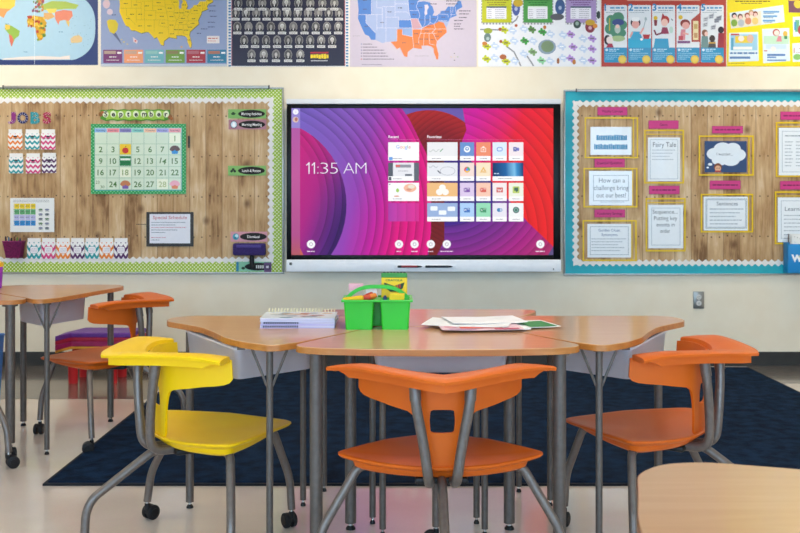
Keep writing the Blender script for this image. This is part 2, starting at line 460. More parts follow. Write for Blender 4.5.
def dots_mat(name, base, dot, pitch, r):
    m, nt, n, l, b = new_mat(name)
    tc = n.new('ShaderNodeTexCoord'); sx = n.new('ShaderNodeSeparateXYZ'); cb = n.new('ShaderNodeCombineXYZ')
    l.new(tc.outputs['Object'], sx.inputs[0]); l.new(sx.outputs[0], cb.inputs[0]); l.new(sx.outputs[2], cb.inputs[1])
    mp = n.new('ShaderNodeMapping'); mp.inputs['Rotation'].default_value = (0, 0, math.radians(45)); mp.inputs['Scale'].default_value = (1/pitch, 1/pitch, 0)
    vo = n.new('ShaderNodeTexVoronoi'); vo.voronoi_dimensions = '2D'; vo.inputs['Randomness'].default_value = 0.0; vo.inputs['Scale'].default_value = 1.0
    l.new(cb.outputs[0], mp.inputs['Vector']); l.new(mp.outputs[0], vo.inputs['Vector'])
    mr = n.new('ShaderNodeMapRange'); mr.inputs[1].default_value = r*0.85; mr.inputs[2].default_value = r*1.15; mr.inputs[3].default_value = 1; mr.inputs[4].default_value = 0
    l.new(vo.outputs['Distance'], mr.inputs[0])
    mx = n.new('ShaderNodeMix'); mx.data_type = 'RGBA'; mx.inputs[6].default_value = rgb(base); mx.inputs[7].default_value = rgb(dot)
    l.new(mr.outputs[0], mx.inputs[0]); l.new(mx.outputs[2], b.inputs['Base Color']); b.inputs['Roughness'].default_value = 0.5
    return m
M_GREEN = dots_mat('lime_polka_dot_paper', '#9CBB12', '#F4F6CE', 0.0175, 0.29)
M_TEAL = noise_mat('turquoise_paper', '#17AFBE', '#0FA3B3', 5, 0.5)
M_CALB = dots_mat('green_dot_card', '#1E9A4F', '#A6DCAE', 0.0165, 0.2)
M_ALU = noise_mat('brushed_aluminium', '#B4B3AE', '#9D9C97', 40, 0.35, stretch=(1, 1, 8))
M_ALU.node_tree.nodes['Principled BSDF'].inputs['Metallic'].default_value = 0.6

def scallop_strip(art, x0, y0, x1, y1, w, amp, pitch, c, layer):
    """paper ribbon inside the rectangle, both edges wavy, running all round"""
    def wave(u): return amp*math.cos(2*PI*u/pitch)
    def run(p, q, inn):
        L = math.hypot(q[0]-p[0], q[1]-p[1]); n = max(2, int(L/pitch*8)); dx, dy = (q[0]-p[0])/L, (q[1]-p[1])/L
        a = []; b = []
        for i in range(n+1):
            t = L*i/n; bx, by = p[0]+dx*t, p[1]+dy*t; k = wave(t)
            a.append((bx-inn[0]*k, by-inn[1]*k)); b.append((bx+inn[0]*(w+k), by+inn[1]*(w+k)))
        for i in range(n): art.face([a[i], a[i+1], b[i+1], b[i]], c, layer)
    run((x0, y0), (x1, y0), (0, 1)); run((x0, y1), (x1, y1), (0, -1)); run((x0, y0), (x0, y1), (1, 0)); run((x1, y0), (x1, y1), (-1, 0))

def board(label, x0, y0, x1, y1, bx, by0, by1, sc, mat, rail):
    r = empty('bulletin_board', (gx((x0+x1)/2), WALL_Y, gz(y1)), label=label, cat='board')
    bm = bmesh.new(); f = 1.6
    def B(u0, v0, u1, v1, d0, d1, bev=0.0): box(bm, gx(u0), WALL_Y-d1, gz(v1), gx(u1), WALL_Y-d0, gz(v0), bev=bev)
    B(x0, y0, x1, y0+f, 0, .020, .002); B(x0, y1-f, x1, y1, 0, .020, .002); B(x0, y0+f, x0+f, y1-f, 0, .020, .002); B(x1-f, y0+f, x1, y1-f, 0, .020, .002)
    wparent(link_mesh('frame', bm, M_ALU, smooth=35), r)
    bm = bmesh.new(); box(bm, gx(rail[0]), WALL_Y-.034, gz(rail[2]), gx(rail[1]), WALL_Y-.0205, gz(rail[2]-2.6), bev=.003)
    for u in (rail[0], rail[1]-1): box(bm, gx(u), WALL_Y-.036, gz(rail[2]+.4), gx(u+1), WALL_Y-.0205, gz(rail[2]-3.0), mi=1)
    wparent(link_mesh('display_rail', bm, [M_ALU, flat('#3A3836', 0.6)], smooth=35), r)
    bm = bmesh.new(); box(bm, gx(x0+f), WALL_Y-.010, gz(y1-f), gx(x1-f), WALL_Y, gz(y0+f))
    o = wparent(link_mesh('backing_paper', bm, M_PLANK), r)
    a = Art(.0112, rough=.5)
    a.rect(x0+f, y0+f, x1-f, by0, mat, 0); a.rect(x0+f, by1, x1-f, y1-f, mat, 0); a.rect(x0+f, by0, bx[0], by1, mat, 0); a.rect(bx[1], by0, x1-f, by1, mat, 0)
    wparent(a.build('border_strip', r), r)
    a = Art(.0120, rough=.55)
    scallop_strip(a, sc[0], sc[1], sc[2], sc[3], 4.6, 1.1, 6.6, '#EDE8E2', 0)
    wparent(a.build('scalloped_trim', r), r)
    return r
BO_L = board('wood plank pattern bulletin board with lime green polka dot border', -46, 87.5, 284, 273.5, (-36, 270.5), 99, 261, (-38, 98.0, 273.5, 262.3), M_GREEN, (4.5, 270, 88.8))
BO_R = board('wood plank pattern bulletin board with turquoise border', 563.4, 90, 862, 275, (575, 850), 102, 263.5, (573, 101.5, 852, 265), M_TEAL, (575, 850, 92.2))
OFF = .0135   # what is pinned on a board lies just in front of its trim

# ---- "September" heading
a = Art(OFF+.0015, rough=.45)
pts = []
for i in range(13): pts.append((101+i*5.8, 109.2+(1.0 if i % 2 else 0)+(.8 if i in (0, 12) else 0)))
low = [(x, y+11.0-(2 if i in (0, 12) else 0)) for i, (x, y) in enumerate(pts)]
a.slabpoly(pts+low[::-1], .0012, '#4F8F23', 0)
a.poly([(x, y+1.2) for x, y in pts[1:-1]]+[(x, y-1.2) for x, y in low[1:-1][::-1]], '#9CC443', 1)
for u in (101.5, 170.5): a.ell(u, 114.5 if u < 150 else 117, 2.2, 2.4, '#8C5A2B', 2); a.ell(u+1.6, 112.6 if u < 150 else 118.8, 1.5, 1.5, '#B0662E', 3)
for i, ch in enumerate('September'):
    u = 104.9+i*7.55
    a.ell(u+1.4, 114.3 if ch not in 'p' else 114.6, 2.9, 3.3, '#E6EDC6', 2); a.text(ch, u, 116.6, 5.0, '#2B2B2B', 3, weight=.03)
a.build('heading_sign', label='green leaf-edged September heading above the wall calendar', cat='sign')

# ---- calendar
cal = empty('wall_calendar', (gx(138.5), WALL_Y, gz(194)), label='September calendar chart with green dotted edge on the lime-bordered board', cat='calendar')
a = Art(OFF+.001); a.slab(91.5, 124, 186.5, 194, .001, M_CALB, 0); wparent(a.build('dotted_edge', cal), cal)
a = Art(OFF+.001, rough=.35, coat=.2)
a.rect(95, 127.7, 182.5, 190.8, '#2AA6A4', 1); a.rect(95.6, 128.2, 182, 190, '#D6E4CC', 2)
DAYC = ['#8DB5E0', '#F09098', '#8C86C0', '#86CFC4', '#F5C4A2', '#A9A6E0', '#F2A0A8']
CU = [101.4+12.33*i for i in range(7)]; RV = [138.5, 149.4, 161, 172.4, 184.2]
for i, dn in enumerate(('Sunday', 'Monday', 'Tuesday', 'Wednesday', 'Thursday', 'Friday', 'Saturday')):
    a.rect(CU[i]-6, 128.6, CU[i]+6, 132.5, DAYC[i], 3); a.text(dn, CU[i]-4.6, 131.4, 1.6, '#3A4A6B', 4, CU[i]+4.6)
for i in range(8): a.rect(95.2+12.33*i-.15, 132.6, 95.2+12.33*i+.25, 190, '#8FB39A', 3)
for j in range(5): a.rect(95.6, RV[j]+5.3, 182, RV[j]+5.8, '#A9C8A6', 3)
wparent(a.build('pocket_sheet', cal), cal)
nums = [[None]*6+['1'], ['2', '3', 'apple', '5', '6', '7', 'blue'], ['9', '10', 'sign', '12', '13', '14', '15'], ['16', '17', '18', '19', '20', '21', '22'], ['23', '24', 'orange', '26', '27', '28', 'pink']]
def cupcake(a, u, v, top, cup, L):
    a.poly([(u-3.6, v+.6), (u+3.6, v+.6), (u+2.8, v+4.6), (u-2.8, v+4.6)], cup, L); a.poly(circle(u, v+.8, 5.2, 4.6, 14, 180, 360), top, L+1)
    a.ell(u-2.6, v+.4, 2.2, 1.4, top, L+2); a.ell(u+2.6, v+.4, 2.2, 1.4, top, L+2)
for j, row in enumerate(nums):
    for i, t in enumerate(row):
        if t is None: continue
        u, v = CU[i], RV[j]; a = Art(OFF+.0028, rough=.4, coat=.2)
        paler = t in ('1', '18', '28')
        if t in ('blue', 'orange', 'pink'): 
            a.rect(u-5.6, v-5, u+5.6, v+5, '#DDE9CF', 0)
            cupcake(a, u, v, {'blue': '#5B3326', 'orange': '#C77B4B', 'pink': '#F0A9B8'}[t], {'blue': '#2E8FD0', 'orange': '#7A5BA8', 'pink': '#E37F4A'}[t], 1)
        elif t == 'apple':
            a.rect(u-5.6, v-5.2, u+5.6, v+5.2, '#F4CB1A', 0); a.ell(u, v+1.2, 3.2, 3, '#C8281E', 1); a.bar(u, v-2.2, u+.8, v-3.4, .6, '#4A3218', 2)
        elif t == 'sign':
            a.rect(u-5.6, v-4.8, u+5.6, v+4.8, '#187A3C', 0); a.rect(u-5, v-2.6, u+5, v-.6, '#E4F0DE', 1); a.rect(u-5, v+1.6, u+5, v+2.4, '#0E5A2B', 1)
        else:
            a.rect(u-5.5, v-4.9, u+5.5, v+4.9, '#F1F4DA' if paler else '#DAE6CE', 0)
            if t == '23':
                a.text('23', u-5, v-.4, 3.0, '#5B7F3B', 1); a.text('30', u-.2, v+4.2, 3.0, '#5B7F3B', 1)
            else:
                c = '#B7C38A' if t == '28' else ('#8EA869' if t in ('1', '18') else '#4C7A35')
                a.text(t, u, v+2.9, 5.6, c, 1, align='C', weight=.015, rot=.25 if t == '14' else 0)
        a.build('date_card' if t.isdigit() else 'picture_card', cal)

# ---- JOBS letters
JC = {'J': '#8A2F78', 'O': '#26245E', 'B': '#2E8F97', 'S': '#B02A4B'}; JW = {'J': 'purple', 'O': 'navy', 'B': 'teal', 'S': 'crimson'}
for ch, x0, x1 in (('J', 8.6, 16.6), ('O', 18, 29), ('B', 31.2, 40.6), ('S', 43.4, 52)):
    a = Art(OFF+.001, rough=.45)
    vs, fs, bb = text_mesh(ch, .05); hh = 11.8*.7/(bb[3]-bb[1]); base = 124.0+bb[1]*hh/.7
    a.text(ch, x0, base, hh, JC[ch], 0, x1, weight=.05)
    r = random.Random(ord(ch)); sx = (x1-x0)/(bb[2]-bb[0]); vs, fs, b0 = text_mesh(ch, 0.0); s0 = (x1-x0-1.6)/(b0[2]-b0[0]); v0 = 10.4/(b0[3]-b0[1])
    for k in range(0, len(vs), max(1, len(vs)//13)): a.ell(x0+.8+(vs[k][0]-b0[0])*s0, 123.2-(vs[k][1]-b0[1])*v0, .3, .3, '#F6F2F2', 1, 8)
    a.build('letter_cutout', label='%s polka dotted letter %s cutout on the lime-bordered board' % (JW[ch], ch), cat='letter', group='letters spelling JOBS')

# ---- chevron pockets
def chevrons(a, x0, y0, x1, y1, c, n, L=1, per=4):
    a.clip = [(x0, y0), (x1, y0), (x1, y1), (x0, y1)]; per = 3
    h = (y1-y0)/n; w = (x1-x0)/per
    for k in range(-1, n+1):
        top = []; bot = []
        for i in range(per*2+1):
            u = x0+w*i/2; v = y0+h*(k+.35)+(h*.36 if i % 2 else -h*.10)
            top.append((u, v)); bot.append((u, v+h*.46))
        for i in range(per*2): a.face([top[i], top[i+1], bot[i+1], bot[i]], c, L)
    a.clip = None
CH = {'orange': '#EC8533', 'teal': '#2A9CA2', 'pink': '#D9407F', 'purple': '#5A2B63'}
def pocket(x0, y0, x1, y1, colr, label, group, oval=False, n=3):
    t = empty('chevron_pocket', (gx((x0+x1)/2), WALL_Y-OFF, gz(y1)), label=label, cat='pocket', group=group)
    a = Art(OFF+.0008, rough=.5); a.slab(x0+.5, y0, x1-.5, y0+9, .0008, '#F1EDEA', 0); wparent(a.build('card_insert', t), t)
    a = Art(OFF+.0026, rough=.5); a.slab(x0, y0+4.2, x1, y1, .0016, '#F5F1EE', 0); chevrons(a, x0, y0+4.2, x1, y1, CH[colr], n)
    if oval:
        a.rrect((x0+x1)/2-4.2, y0+8.2, (x0+x1)/2+4.2, y0+15.4, 1.8, CH[colr], 2); a.rrect((x0+x1)/2-3.8, y0+8.6, (x0+x1)/2+3.8, y0+15, 1.6, '#F3ECEE', 3)
        for q in range(2): a.scribble((x0+x1)/2-2.6, (x0+x1)/2+2.6, y0+10.8+q*2, .5, '#A9A2B4', 4, q)
    else:
        a.ell((x0+x1)/2, y0+7.2, 1.9, .9, '#2E2A33', 2); a.scribble(x0+2.5, x1-2.5, y0+9.4, .6, '#6A5E66', 2)
    wparent(a.build('pocket_front', t), t)
rows = [('orange', 9, 129.5), ('teal', 26, 129.5), ('pink', 41.8, 129.5), ('teal', 9.8, 153.4), ('pink', 26.8, 153.4), ('purple', 42.8, 153)]
nm = ['first', 'second', 'third']
for i, (c, x, y) in enumerate(rows):
    pocket(x, y, x+14.3, y+20, c, '%s chevron library pocket, %s in the %s row under the JOBS letters' % (c, nm[i % 3], 'upper' if i < 3 else 'lower'), 'chevron pockets under the JOBS letters')
for i, c in enumerate(('teal', 'pink', 'orange', 'purple', 'teal', 'orange', 'purple')):
    x = 28+14.45*i
    od = ('nearest the magenta pencil cup', 'next right of the pocket by the pencil cup', 'between pink and purple pockets', 'in the middle of the bottom row', 'between purple and orange pockets', 'between teal and purple pockets, with name label', 'at the right end of the bottom row')[i]
    pocket(x, 238, x+13.9, 258.6, c, '%s chevron pocket %s' % (c, od), 'chevron pockets along the board bottom', True, 2)

# ---- colour chart sheet
a = Art(OFF+.001, rough=.35, coat=.3); a.slab(11, 198, 55, 232, .001, '#ECEBE8', 0)
for k, c in enumerate(('#E9C81B', '#5BA56B', '#B9B6DC', '#2A86C8')):
    a.rect(14.5, 203.6+k*5.6, 36.4, 208.8+k*5.6, c, 1)
    for q in range(4): a.rect(14.5+5.5*q+.3, 203.8+k*5.6, 14.5+5.5*q+.7, 208.6+k*5.6, '#F0F0EC', 2)
    for q in range(4): a.scribble(15.4+5.5*q, 19+5.5*q, 206+k*5.6, .5, '#4A5A4A', 3, q)
for q in range(2): a.scribble(14, 50, 200.2+q*1.6, .5, '#9A9A9A', 1, q)
for k in range(5):
    for q in range(2): a.ell(41.4+q*6.4, 209.6+k*4.6, 2.2, 1.0, ('#6E8A6A', '#7A7F9A', '#57616B')[(k+q) % 3], 1); a.rect(39.6+q*6.4, 210.8+k*4.6, 43.4+q*6.4, 211.4+k*4.6, '#8E9488', 1)
a.build('chart_sheet', label='white laminated chart with yellow, green, lavender and blue grid', cat='chart')

# ---- pencil cup pinned at the bottom left
pc = empty('pencil_cup', (gx(15.5), WALL_Y-OFF, gz(258)), label='magenta mesh pencil cup fixed at the bottom left of the lime-bordered board', cat='cup')
def PT(u, v, d): return (gx(u), WALL_Y-OFF-d, gz(v))
bm = bmesh.new()
vt = [PT(7.2, 241, .004), PT(26.2, 241, .004), PT(26.2, 241, .07), PT(7.2, 241, .07)]; vb = [PT(9.7, 257.5, .004), PT(23.7, 257.5, .004), PT(23.7, 257.5, .055), PT(9.7, 257.5, .055)]
va = [bm.verts.new(p) for p in vt]; vc = [bm.verts.new(p) for p in vb]
for i in range(4): bm.faces.new((va[i-1], va[i], vc[i], vc[i-1]))
bm.faces.new(vc); bmesh.ops.solidify(bm, geom=bm.faces[:], thickness=.003)
M_MAG = noise_mat('magenta_plastic', '#A82470', '#7E1A58', 90, .4)
wparent(link_mesh('cup_body', bm, M_MAG), pc)
bm = bmesh.new(); tube(bm, [PT(7.2, 241, .002), PT(26.2, 241, .002), PT(26.2, 241, .071), PT(7.2, 241, .071), PT(7.2, 241, .002)], .003, 8); wparent(link_mesh('rim', bm, M_MAG), pc)
for i, (u, lean, c, cn) in enumerate(((8.5, -1, '#2B2440', 'dark navy'), (11.2, .5, '#3B6B8A', 'slate blue'), (13.6, .8, '#201C28', 'black'), (17, -.6, '#6A3E2A', 'brown'), (19.4, 1.0, '#5B7A35', 'olive green'), (22.2, 1.4, '#3E2F52', 'dark violet'))):
    bm = bmesh.new(); tube(bm, [PT(u-lean, 254, .03), PT(u+lean*.3, 237.2+(i % 3)*.8, .03), PT(u+lean*.36, 236.0+(i % 3)*.8, .03)], [.0055, .0055, .003], 8)
    o = link_mesh('marker', bm, flat(c, .4), smooth=40, origin=PT(u, 254, .03)); tag(o, '%s marker standing in the magenta pencil cup' % cn, 'marker', 'markers in the pencil cup')

# ---- clipboard
cb = empty('clipboard', (gx(170.5), WALL_Y-OFF, gz(246)), label='black framed board holding the special schedule sheet', cat='clipboard')
a = Art(OFF+.004, rough=.4); a.slab(147, 212, 194, 246.3, .004, '#33302E', 0); wparent(a.build('backing', cb), cb)
a = Art(OFF+.0052, rough=.5); a.slab(150.3, 214, 190.8, 243.2, .0008, '#E6E6EE', 0)
a.text('Special Schedule', 153.6, 219, 3.2, '#C9707F', 1, 187.6, weight=.01)
for k, c in enumerate(('#6A7A8A', '#5A6A80', '#C86A86', '#5A6A80', '#6A7A8A', '', '#C86A86', '#5A6A80')):
    if c: a.scribble(152, (186, 176, 187, 178, 166, 0, 167, 160)[k], 222.4+k*2.5, .55, c, 1, k)
wparent(a.build('schedule_sheet', cb), cb)
a = Art(OFF+.0055, rough=.4); a.slab(137, 224, 150, 224.6, .002, '#3A3735', 0)
a.build('wooden_pointer', label='thin dark pointer sticking out left of the black schedule board', cat='pointer')

# ---- schedule tags
def icon_cloud(a, u, v): a.ell(u, v, 2.2, 1.2, '#2B4A2B', 2); a.ell(u, v-1, 1.0, .9, '#2B4A2B', 3)
def icon_snow(a, u, v): a.ell(u, v, 3.6, 3.8, '#3C4A58', 2); a.ell(u, v, 3.0, 3.2, '#D3E5EE', 3); a.ell(u, v+.7, 1.6, 1.7, '#FFFFFF', 4); a.ell(u, v-1.2, 1.1, 1.1, '#FFFFFF', 4)
def icon_paws(a, u, v): a.ell(u-1.6, v+.6, 1.4, 1.3, '#2B3A2B', 2); a.ell(u+1.6, v+.6, 1.4, 1.3, '#2B3A2B', 2); a.ell(u, v-1.2, 1.4, 1.3, '#2B3A2B', 2)
def icon_swirl(a, u, v): a.ell(u, v, 3.2, 3.3, '#4E9FB5', 2); a.ell(u+.8, v-.8, 1.7, 1.7, '#C6E4EA', 3); a.ell(u-.6, v+1.2, 1.2, 1.1, '#2F7F96', 4)
for (x0, y0, x1, y1, bg, tx, ic, lab) in (
    (228.5, 109.4, 266.4, 118.6, '#86B86A', 'Morning Activities', icon_cloud, 'green tag with black oval reading Morning Activities'),
    (229, 119.8, 266.6, 129.6, '#B9838F', 'Morning Meeting', icon_snow, 'pink tag with black oval reading Morning Meeting'),
    (228.4, 165.8, 266.2, 175.6, '#86B86A', 'Lunch & Recess', icon_paws, 'green tag with black oval reading Lunch and Recess'),
    (231, 231.6, 267.6, 241.6, '#D59AA6', 'Dismissal', icon_swirl, 'pink tag with black oval and blue swirl above the purple eraser'),
    (236.6, 261.6, 271.4, 271.4, '#8FC9A6', '', None, 'mint green tag with black oval at the lower right of the lime-bordered board')):
    a = Art(OFF+.0012, rough=.6); a.slab(x0, y0, x1, y1, .001, bg, 0); cx, cy = (x0+x1)/2+4.4, (y0+y1)/2
    a.ell(cx, cy, 13.4, 3.9, '#1B1917', 1, 28)
    if tx:
        w = min(20, len(tx)*1.25+1); a.text(tx, cx-w/2, cy+1.3, 2.7, '#F1EFEA', 2, cx+w/2, weight=.012)
    else:
        for q in range(4): a.rect(cx-2+q*2.1, cy-1.4, cx-.8+q*2.1, cy+1.6, '#E8E6E2', 2)
        a.rect(x0, y0, x0+2.4, y1, '#2E86A8', 1); a.ell(x0+7, cy+1.5, 1.8, 1.4, '#28402E', 2)
        a.rect(x1-7, y0+.6, x1+.4, y1+.6, '#6A4E78', 2); a.rect(x1-6, y0+3, x1-.6, y1-2, '#4A3A5A', 3); a.rect(x1-5, y0+4, x1-2.4, y1-3.4, '#D9D2DC', 4)
    if ic: ic(a, x0+5.2, cy)
    a.build('schedule_tag', label=lab, cat='tag', group='daily schedule tags')
bm = bmesh.new(); box(bm, gx(234), WALL_Y-OFF-.05, gz(255), gx(266.4), WALL_Y-OFF, gz(243), bev=.012)
er = empty('board_eraser', (gx(250), WALL_Y-OFF, gz(255)), label='purple felt eraser hanging at the lower right of the lime-bordered board', cat='eraser')
wparent(link_mesh('felt_body', bm, noise_mat('purple_felt', '#38246E', '#2B1A58', 80, .8, .4), smooth=40), er)
bm = bmesh.new(); box(bm, gx(238), WALL_Y-OFF-.056, gz(247.4), gx(262), WALL_Y-OFF-.048, gz(244.6), bev=.003); wparent(link_mesh('grip', bm, flat('#4A3B86', .5), smooth=40), er)
bm = bmesh.new(); tube(bm, [PT(252.5, 255.4, .012), PT(252.4, 258, .014), PT(252.6, 267, .014)], [.012, .017, .015], 10)
tag(link_mesh('marker_clip', bm, flat('#17151A', .5), smooth=40, origin=PT(252.5, 260, .012)), 'black marker clip hanging below the purple eraser', 'clip')
# small dark magnet near the calendar and over the wood paper
a = Art(OFF+.006, rough=.4); a.slab(188.6, 136, 190.2, 148, .006, '#201E1C', 0); a.build('magnet_strip', label='small black magnet strip right of the wall calendar', cat='magnet')

# ---- right-hand board: pink labels
def pink(x0, y0, x1, y1, tx, label):
    a = Art(OFF+.0012, rough=.45); a.slab(x0, y0, x1, y1, .001, '#D23F86', 0); a.frame(x0, y0, x1, y1, .35, '#A52B66', 1)
    if tx: w = min(x1-x0-5, len(tx)*1.5); a.text(tx, (x0+x1)/2-w/2, (y0+y1)/2+1.2, 2.5, '#4F1733', 2, (x0+x1)/2+w/2)
    else: a.scribble(x0+3, x1-3, (y0+y1)/2, 1.3, '#7A2350', 2)
    a.build('pink_label', label=label, cat='label', group='pink heading labels')
pink(597, 107.2, 626.8, 115.6, 'Weekly Concept', 'pink label reading Weekly Concept at the top left of the turquoise-bordered board')
pink(648, 120.6, 678, 129, 'Genre', 'pink label reading Genre above the Fairy Tale sheet')
pink(594, 158.8, 624.4, 167.4, 'Essential Question', 'pink label above the How can a challenge sheet')
pink(594, 209.4, 624.6, 217.4, 'Vocabulary Strategy', 'pink label below the How can a challenge sheet')
pink(648.5, 185.8, 679, 194.2, '', 'pink label above the Sequence sheet')
pink(711.4, 126.2, 742.2, 133.6, '', 'pink label above the navy thought bubble picture')
pink(709, 180.6, 740, 189.4, '', 'pink label below the navy thought bubble picture')
pink(779.6, 111.8, 810, 120, '', 'topmost pink label at the right edge of the photo')
pink(779.2, 181, 810, 189.6, '', 'lower pink label at the right edge of the photo')

# ---- right-hand board: yellow-edged sleeves with sheets
def sleeve(x0, y0, x1, y1, p, name, label, fill, side=True):
    t = empty('display_sleeve', (gx((x0+x1)/2), WALL_Y-OFF, gz(y1)), label=label, cat='sleeve', group='yellow-edged display sleeves')
    a = Art(OFF+.0024, rough=.3); w = 1.5; Y = '#EBC413'
    a.slab(x0, y0, x1, y0+w, .002, Y); a.slab(x0, y1-w, x1, y1, .002, Y); a.slab(x0, y0+w, x0+w, y1-w, .002, Y); a.slab(x1-w, y0+w, x1, y1-w, .002, Y)
    if side == 'R': a.slab(x1-5.4, y0+w, x1-4.3, y1-w, .002, Y)
    if side == 'T': a.slab(x0+w, y0+4.2, x1-w, y0+5.0, .002, Y)
    wparent(a.build('yellow_edge', t), t)
    a = Art(OFF+.0012, rough=.4, coat=.5); a.slab(*p, .0006, '#EDF2F6', 0); fill(a, *p); wparent(a.build(name, t), t)
def lines(a, x0, x1, y, n, dy, h=.6, c='#A3AFBA', short=True):
    for k in range(n): a.scribble(x0, x1-(0 if not short else (k*37 % 5)*(x1-x0)*.06), y+k*dy, h, c, 2, k)
def f1(a, x0, y0, x1, y1):
    for k, (u0, u1) in enumerate(((x0+6, x1-6), (x0+3.6, x1-4.4))):
        u = u0; r = random.Random(k)
        while u < u1: w = r.uniform(1.2, 2.4); a.rect(u, y0+9-r.uniform(0, 1)+k*9, u+w, y0+13.4+k*9, '#2F7FA8', 2); u += w+.25
def inner(a, x0, y0, x1, y1, m, c='#A9B4BF'): a.frame(x0+m, y0+m, x1-m, y1-m, .45, c, 1)
def f2(a, x0, y0, x1, y1):
    inner(a, x0, y0, x1, y1, 2); a.text('Fairy Tale', x0+5, y0+9.4, 4.8, '#6A727A', 2, x1-4); lines(a, x0+4, x1-5, y0+12.6, 4, 3.1)
def f3(a, x0, y0, x1, y1):
    inner(a, x0, y0, x1, y1, 4.2, '#8A97A4')
    for k, (s, u0, u1) in enumerate((('How can a', 598.5, 624.5), ('challenge bring', 593.4, 628), ('out our best?', 596, 625.6))): a.text(s, u0, 182.6+k*7.4, 4.6, '#6A727A', 2, u1)
    a.scribble(600, 624, 202, .5, '#A0AAB4', 2)
def f4(a, x0, y0, x1, y1):
    inner(a, x0, y0, x1, y1, 2.6, '#94A0AC'); a.text('Golden Clues:', 598, 231.4, 2.6, '#4A6A9A', 2, 620); a.text('Synonyms', 601, 235.8, 2.6, '#4A6A9A', 2, 617)
    lines(a, 591, 626, 238.8, 5, 2.9, .7)
def f5(a, x0, y0, x1, y1):
    inner(a, x0, y0, x1, y1, 3)
    for k, (s, u0, u1) in enumerate((('Sequence...', 652, 677), ('Putting key', 653.4, 676.6), ('events in', 656, 674), ('order', 659.6, 669.6))): a.text(s, u0, 213.6+k*6.4, 4.0, '#6A727A', 2, u1)
def f6(a, x0, y0, x1, y1):
    a.rect(x0, y0, x1, y1, '#1F3F70', 1)
    for (u, v, rx, ry) in ((714, 154, 8, 6), (722, 149, 9, 6.4), (732, 149, 8, 6), (738, 155, 7, 6), (730, 160, 9, 6), (719, 160, 8, 5.6), (726, 155, 14, 7)): a.ell(u, v, rx, ry, '#E6EDF4', 2, 24)
    a.ell(709.4, 164.4, 2.2, 1.4, '#E6EDF4', 2); a.ell(707, 167.6, 1.2, .9, '#E6EDF4', 2)
    a.text('I wonder...', 716, 155.6, 3.0, '#4B5866', 3, 732)
    a.ell(717.2, 167.2, 4.0, 4.0, '#7A3A1C', 3); a.ell(717.2, 168.6, 3.0, 3.0, '#E4AE86', 4); a.ell(716.2, 168.2, .5, .6, '#2A1A14', 5); a.ell(718.4, 168.2, .5, .6, '#2A1A14', 5); a.poly([(713.6, 172), (720.8, 172), (719.4, 170.6), (715, 170.6)], '#C2472E', 5)
def f7(a, x0, y0, x1, y1):
    inner(a, x0, y0, x1, y1, 2, '#7E8C9A'); inner(a, x0, y0, x1, y1, 3, '#8A98A6'); a.text('Sentences', 716, 205.4, 3.8, '#6A7683', 2, 737); lines(a, 709, 743, 209, 5, 3.7, .9, short=True)
def f8(a, x0, y0, x1, y1):
    inner(a, x0, y0, x1, y1, 3.2); a.scribble(x0+6, x1-6, y0+8, 1.0, '#8090A0', 2)
    for q in range(2): lines(a, x0+6+q*11, x0+14+q*11, y0+14, 8, 3.4, .8)
def f9(a, x0, y0, x1, y1):
    inner(a, x0, y0, x1, y1, 3.2); a.text('Learning', x0+7, y0+13.4, 4, '#6A7683', 2, x1-7); lines(a, x0+6, x1-6, y0+18, 7, 3.8, .8)
sleeve(584.2, 117.4, 637.6, 158.4, (590, 127, 631, 155), 'blue_lettered_sheet', 'yellow-edged sleeve holding a sheet of bold blue lettering', f1, 'R')
sleeve(643.6, 129.8, 683.4, 183.6, (647.4, 137.6, 679.4, 181.2), 'story_sheet', 'yellow-edged sleeve holding the Fairy Tale sheet', f2, 'T')
sleeve(583, 168, 637, 207.6, (588.6, 171, 632.4, 205.2), 'question_sheet', 'yellow-edged sleeve holding the How can a challenge bring out our best sheet', f3, 'R')
sleeve(582.2, 220, 636.2, 261, (587, 223.8, 630.6, 257.4), 'clue_sheet', 'yellow-edged sleeve with the Synonyms sheet at the bottom left of the board', f4, 'R')
sleeve(645, 198, 685, 251.4, (647.8, 204.8, 682.6, 248.2), 'sequence_sheet', 'yellow-edged sleeve holding the Sequence sheet about key events in order', f5, 'T')
sleeve(698, 135.6, 753, 175.8, (704, 141.2, 746, 172.4), 'thought_picture', 'yellow-edged sleeve with the navy I wonder thought bubble picture', f6, 'R')
sleeve(700, 193.8, 752.4, 232.4, (703, 196.6, 748, 230.4), 'sentence_sheet', 'yellow-edged sleeve with the Sentences sheet under the thought bubble picture', f7, 'R')
sleeve(775, 122.2, 816, 177, (778, 128, 813, 175.4), 'word_sheet', 'yellow-edged sleeve with columns of words at the upper right edge of the photo', f8, 'T')
sleeve(774, 191.4, 816, 244.2, (777, 197.4, 813, 242), 'lesson_sheet', 'yellow-edged sleeve at the right edge above the blue word box', f9, 'T')

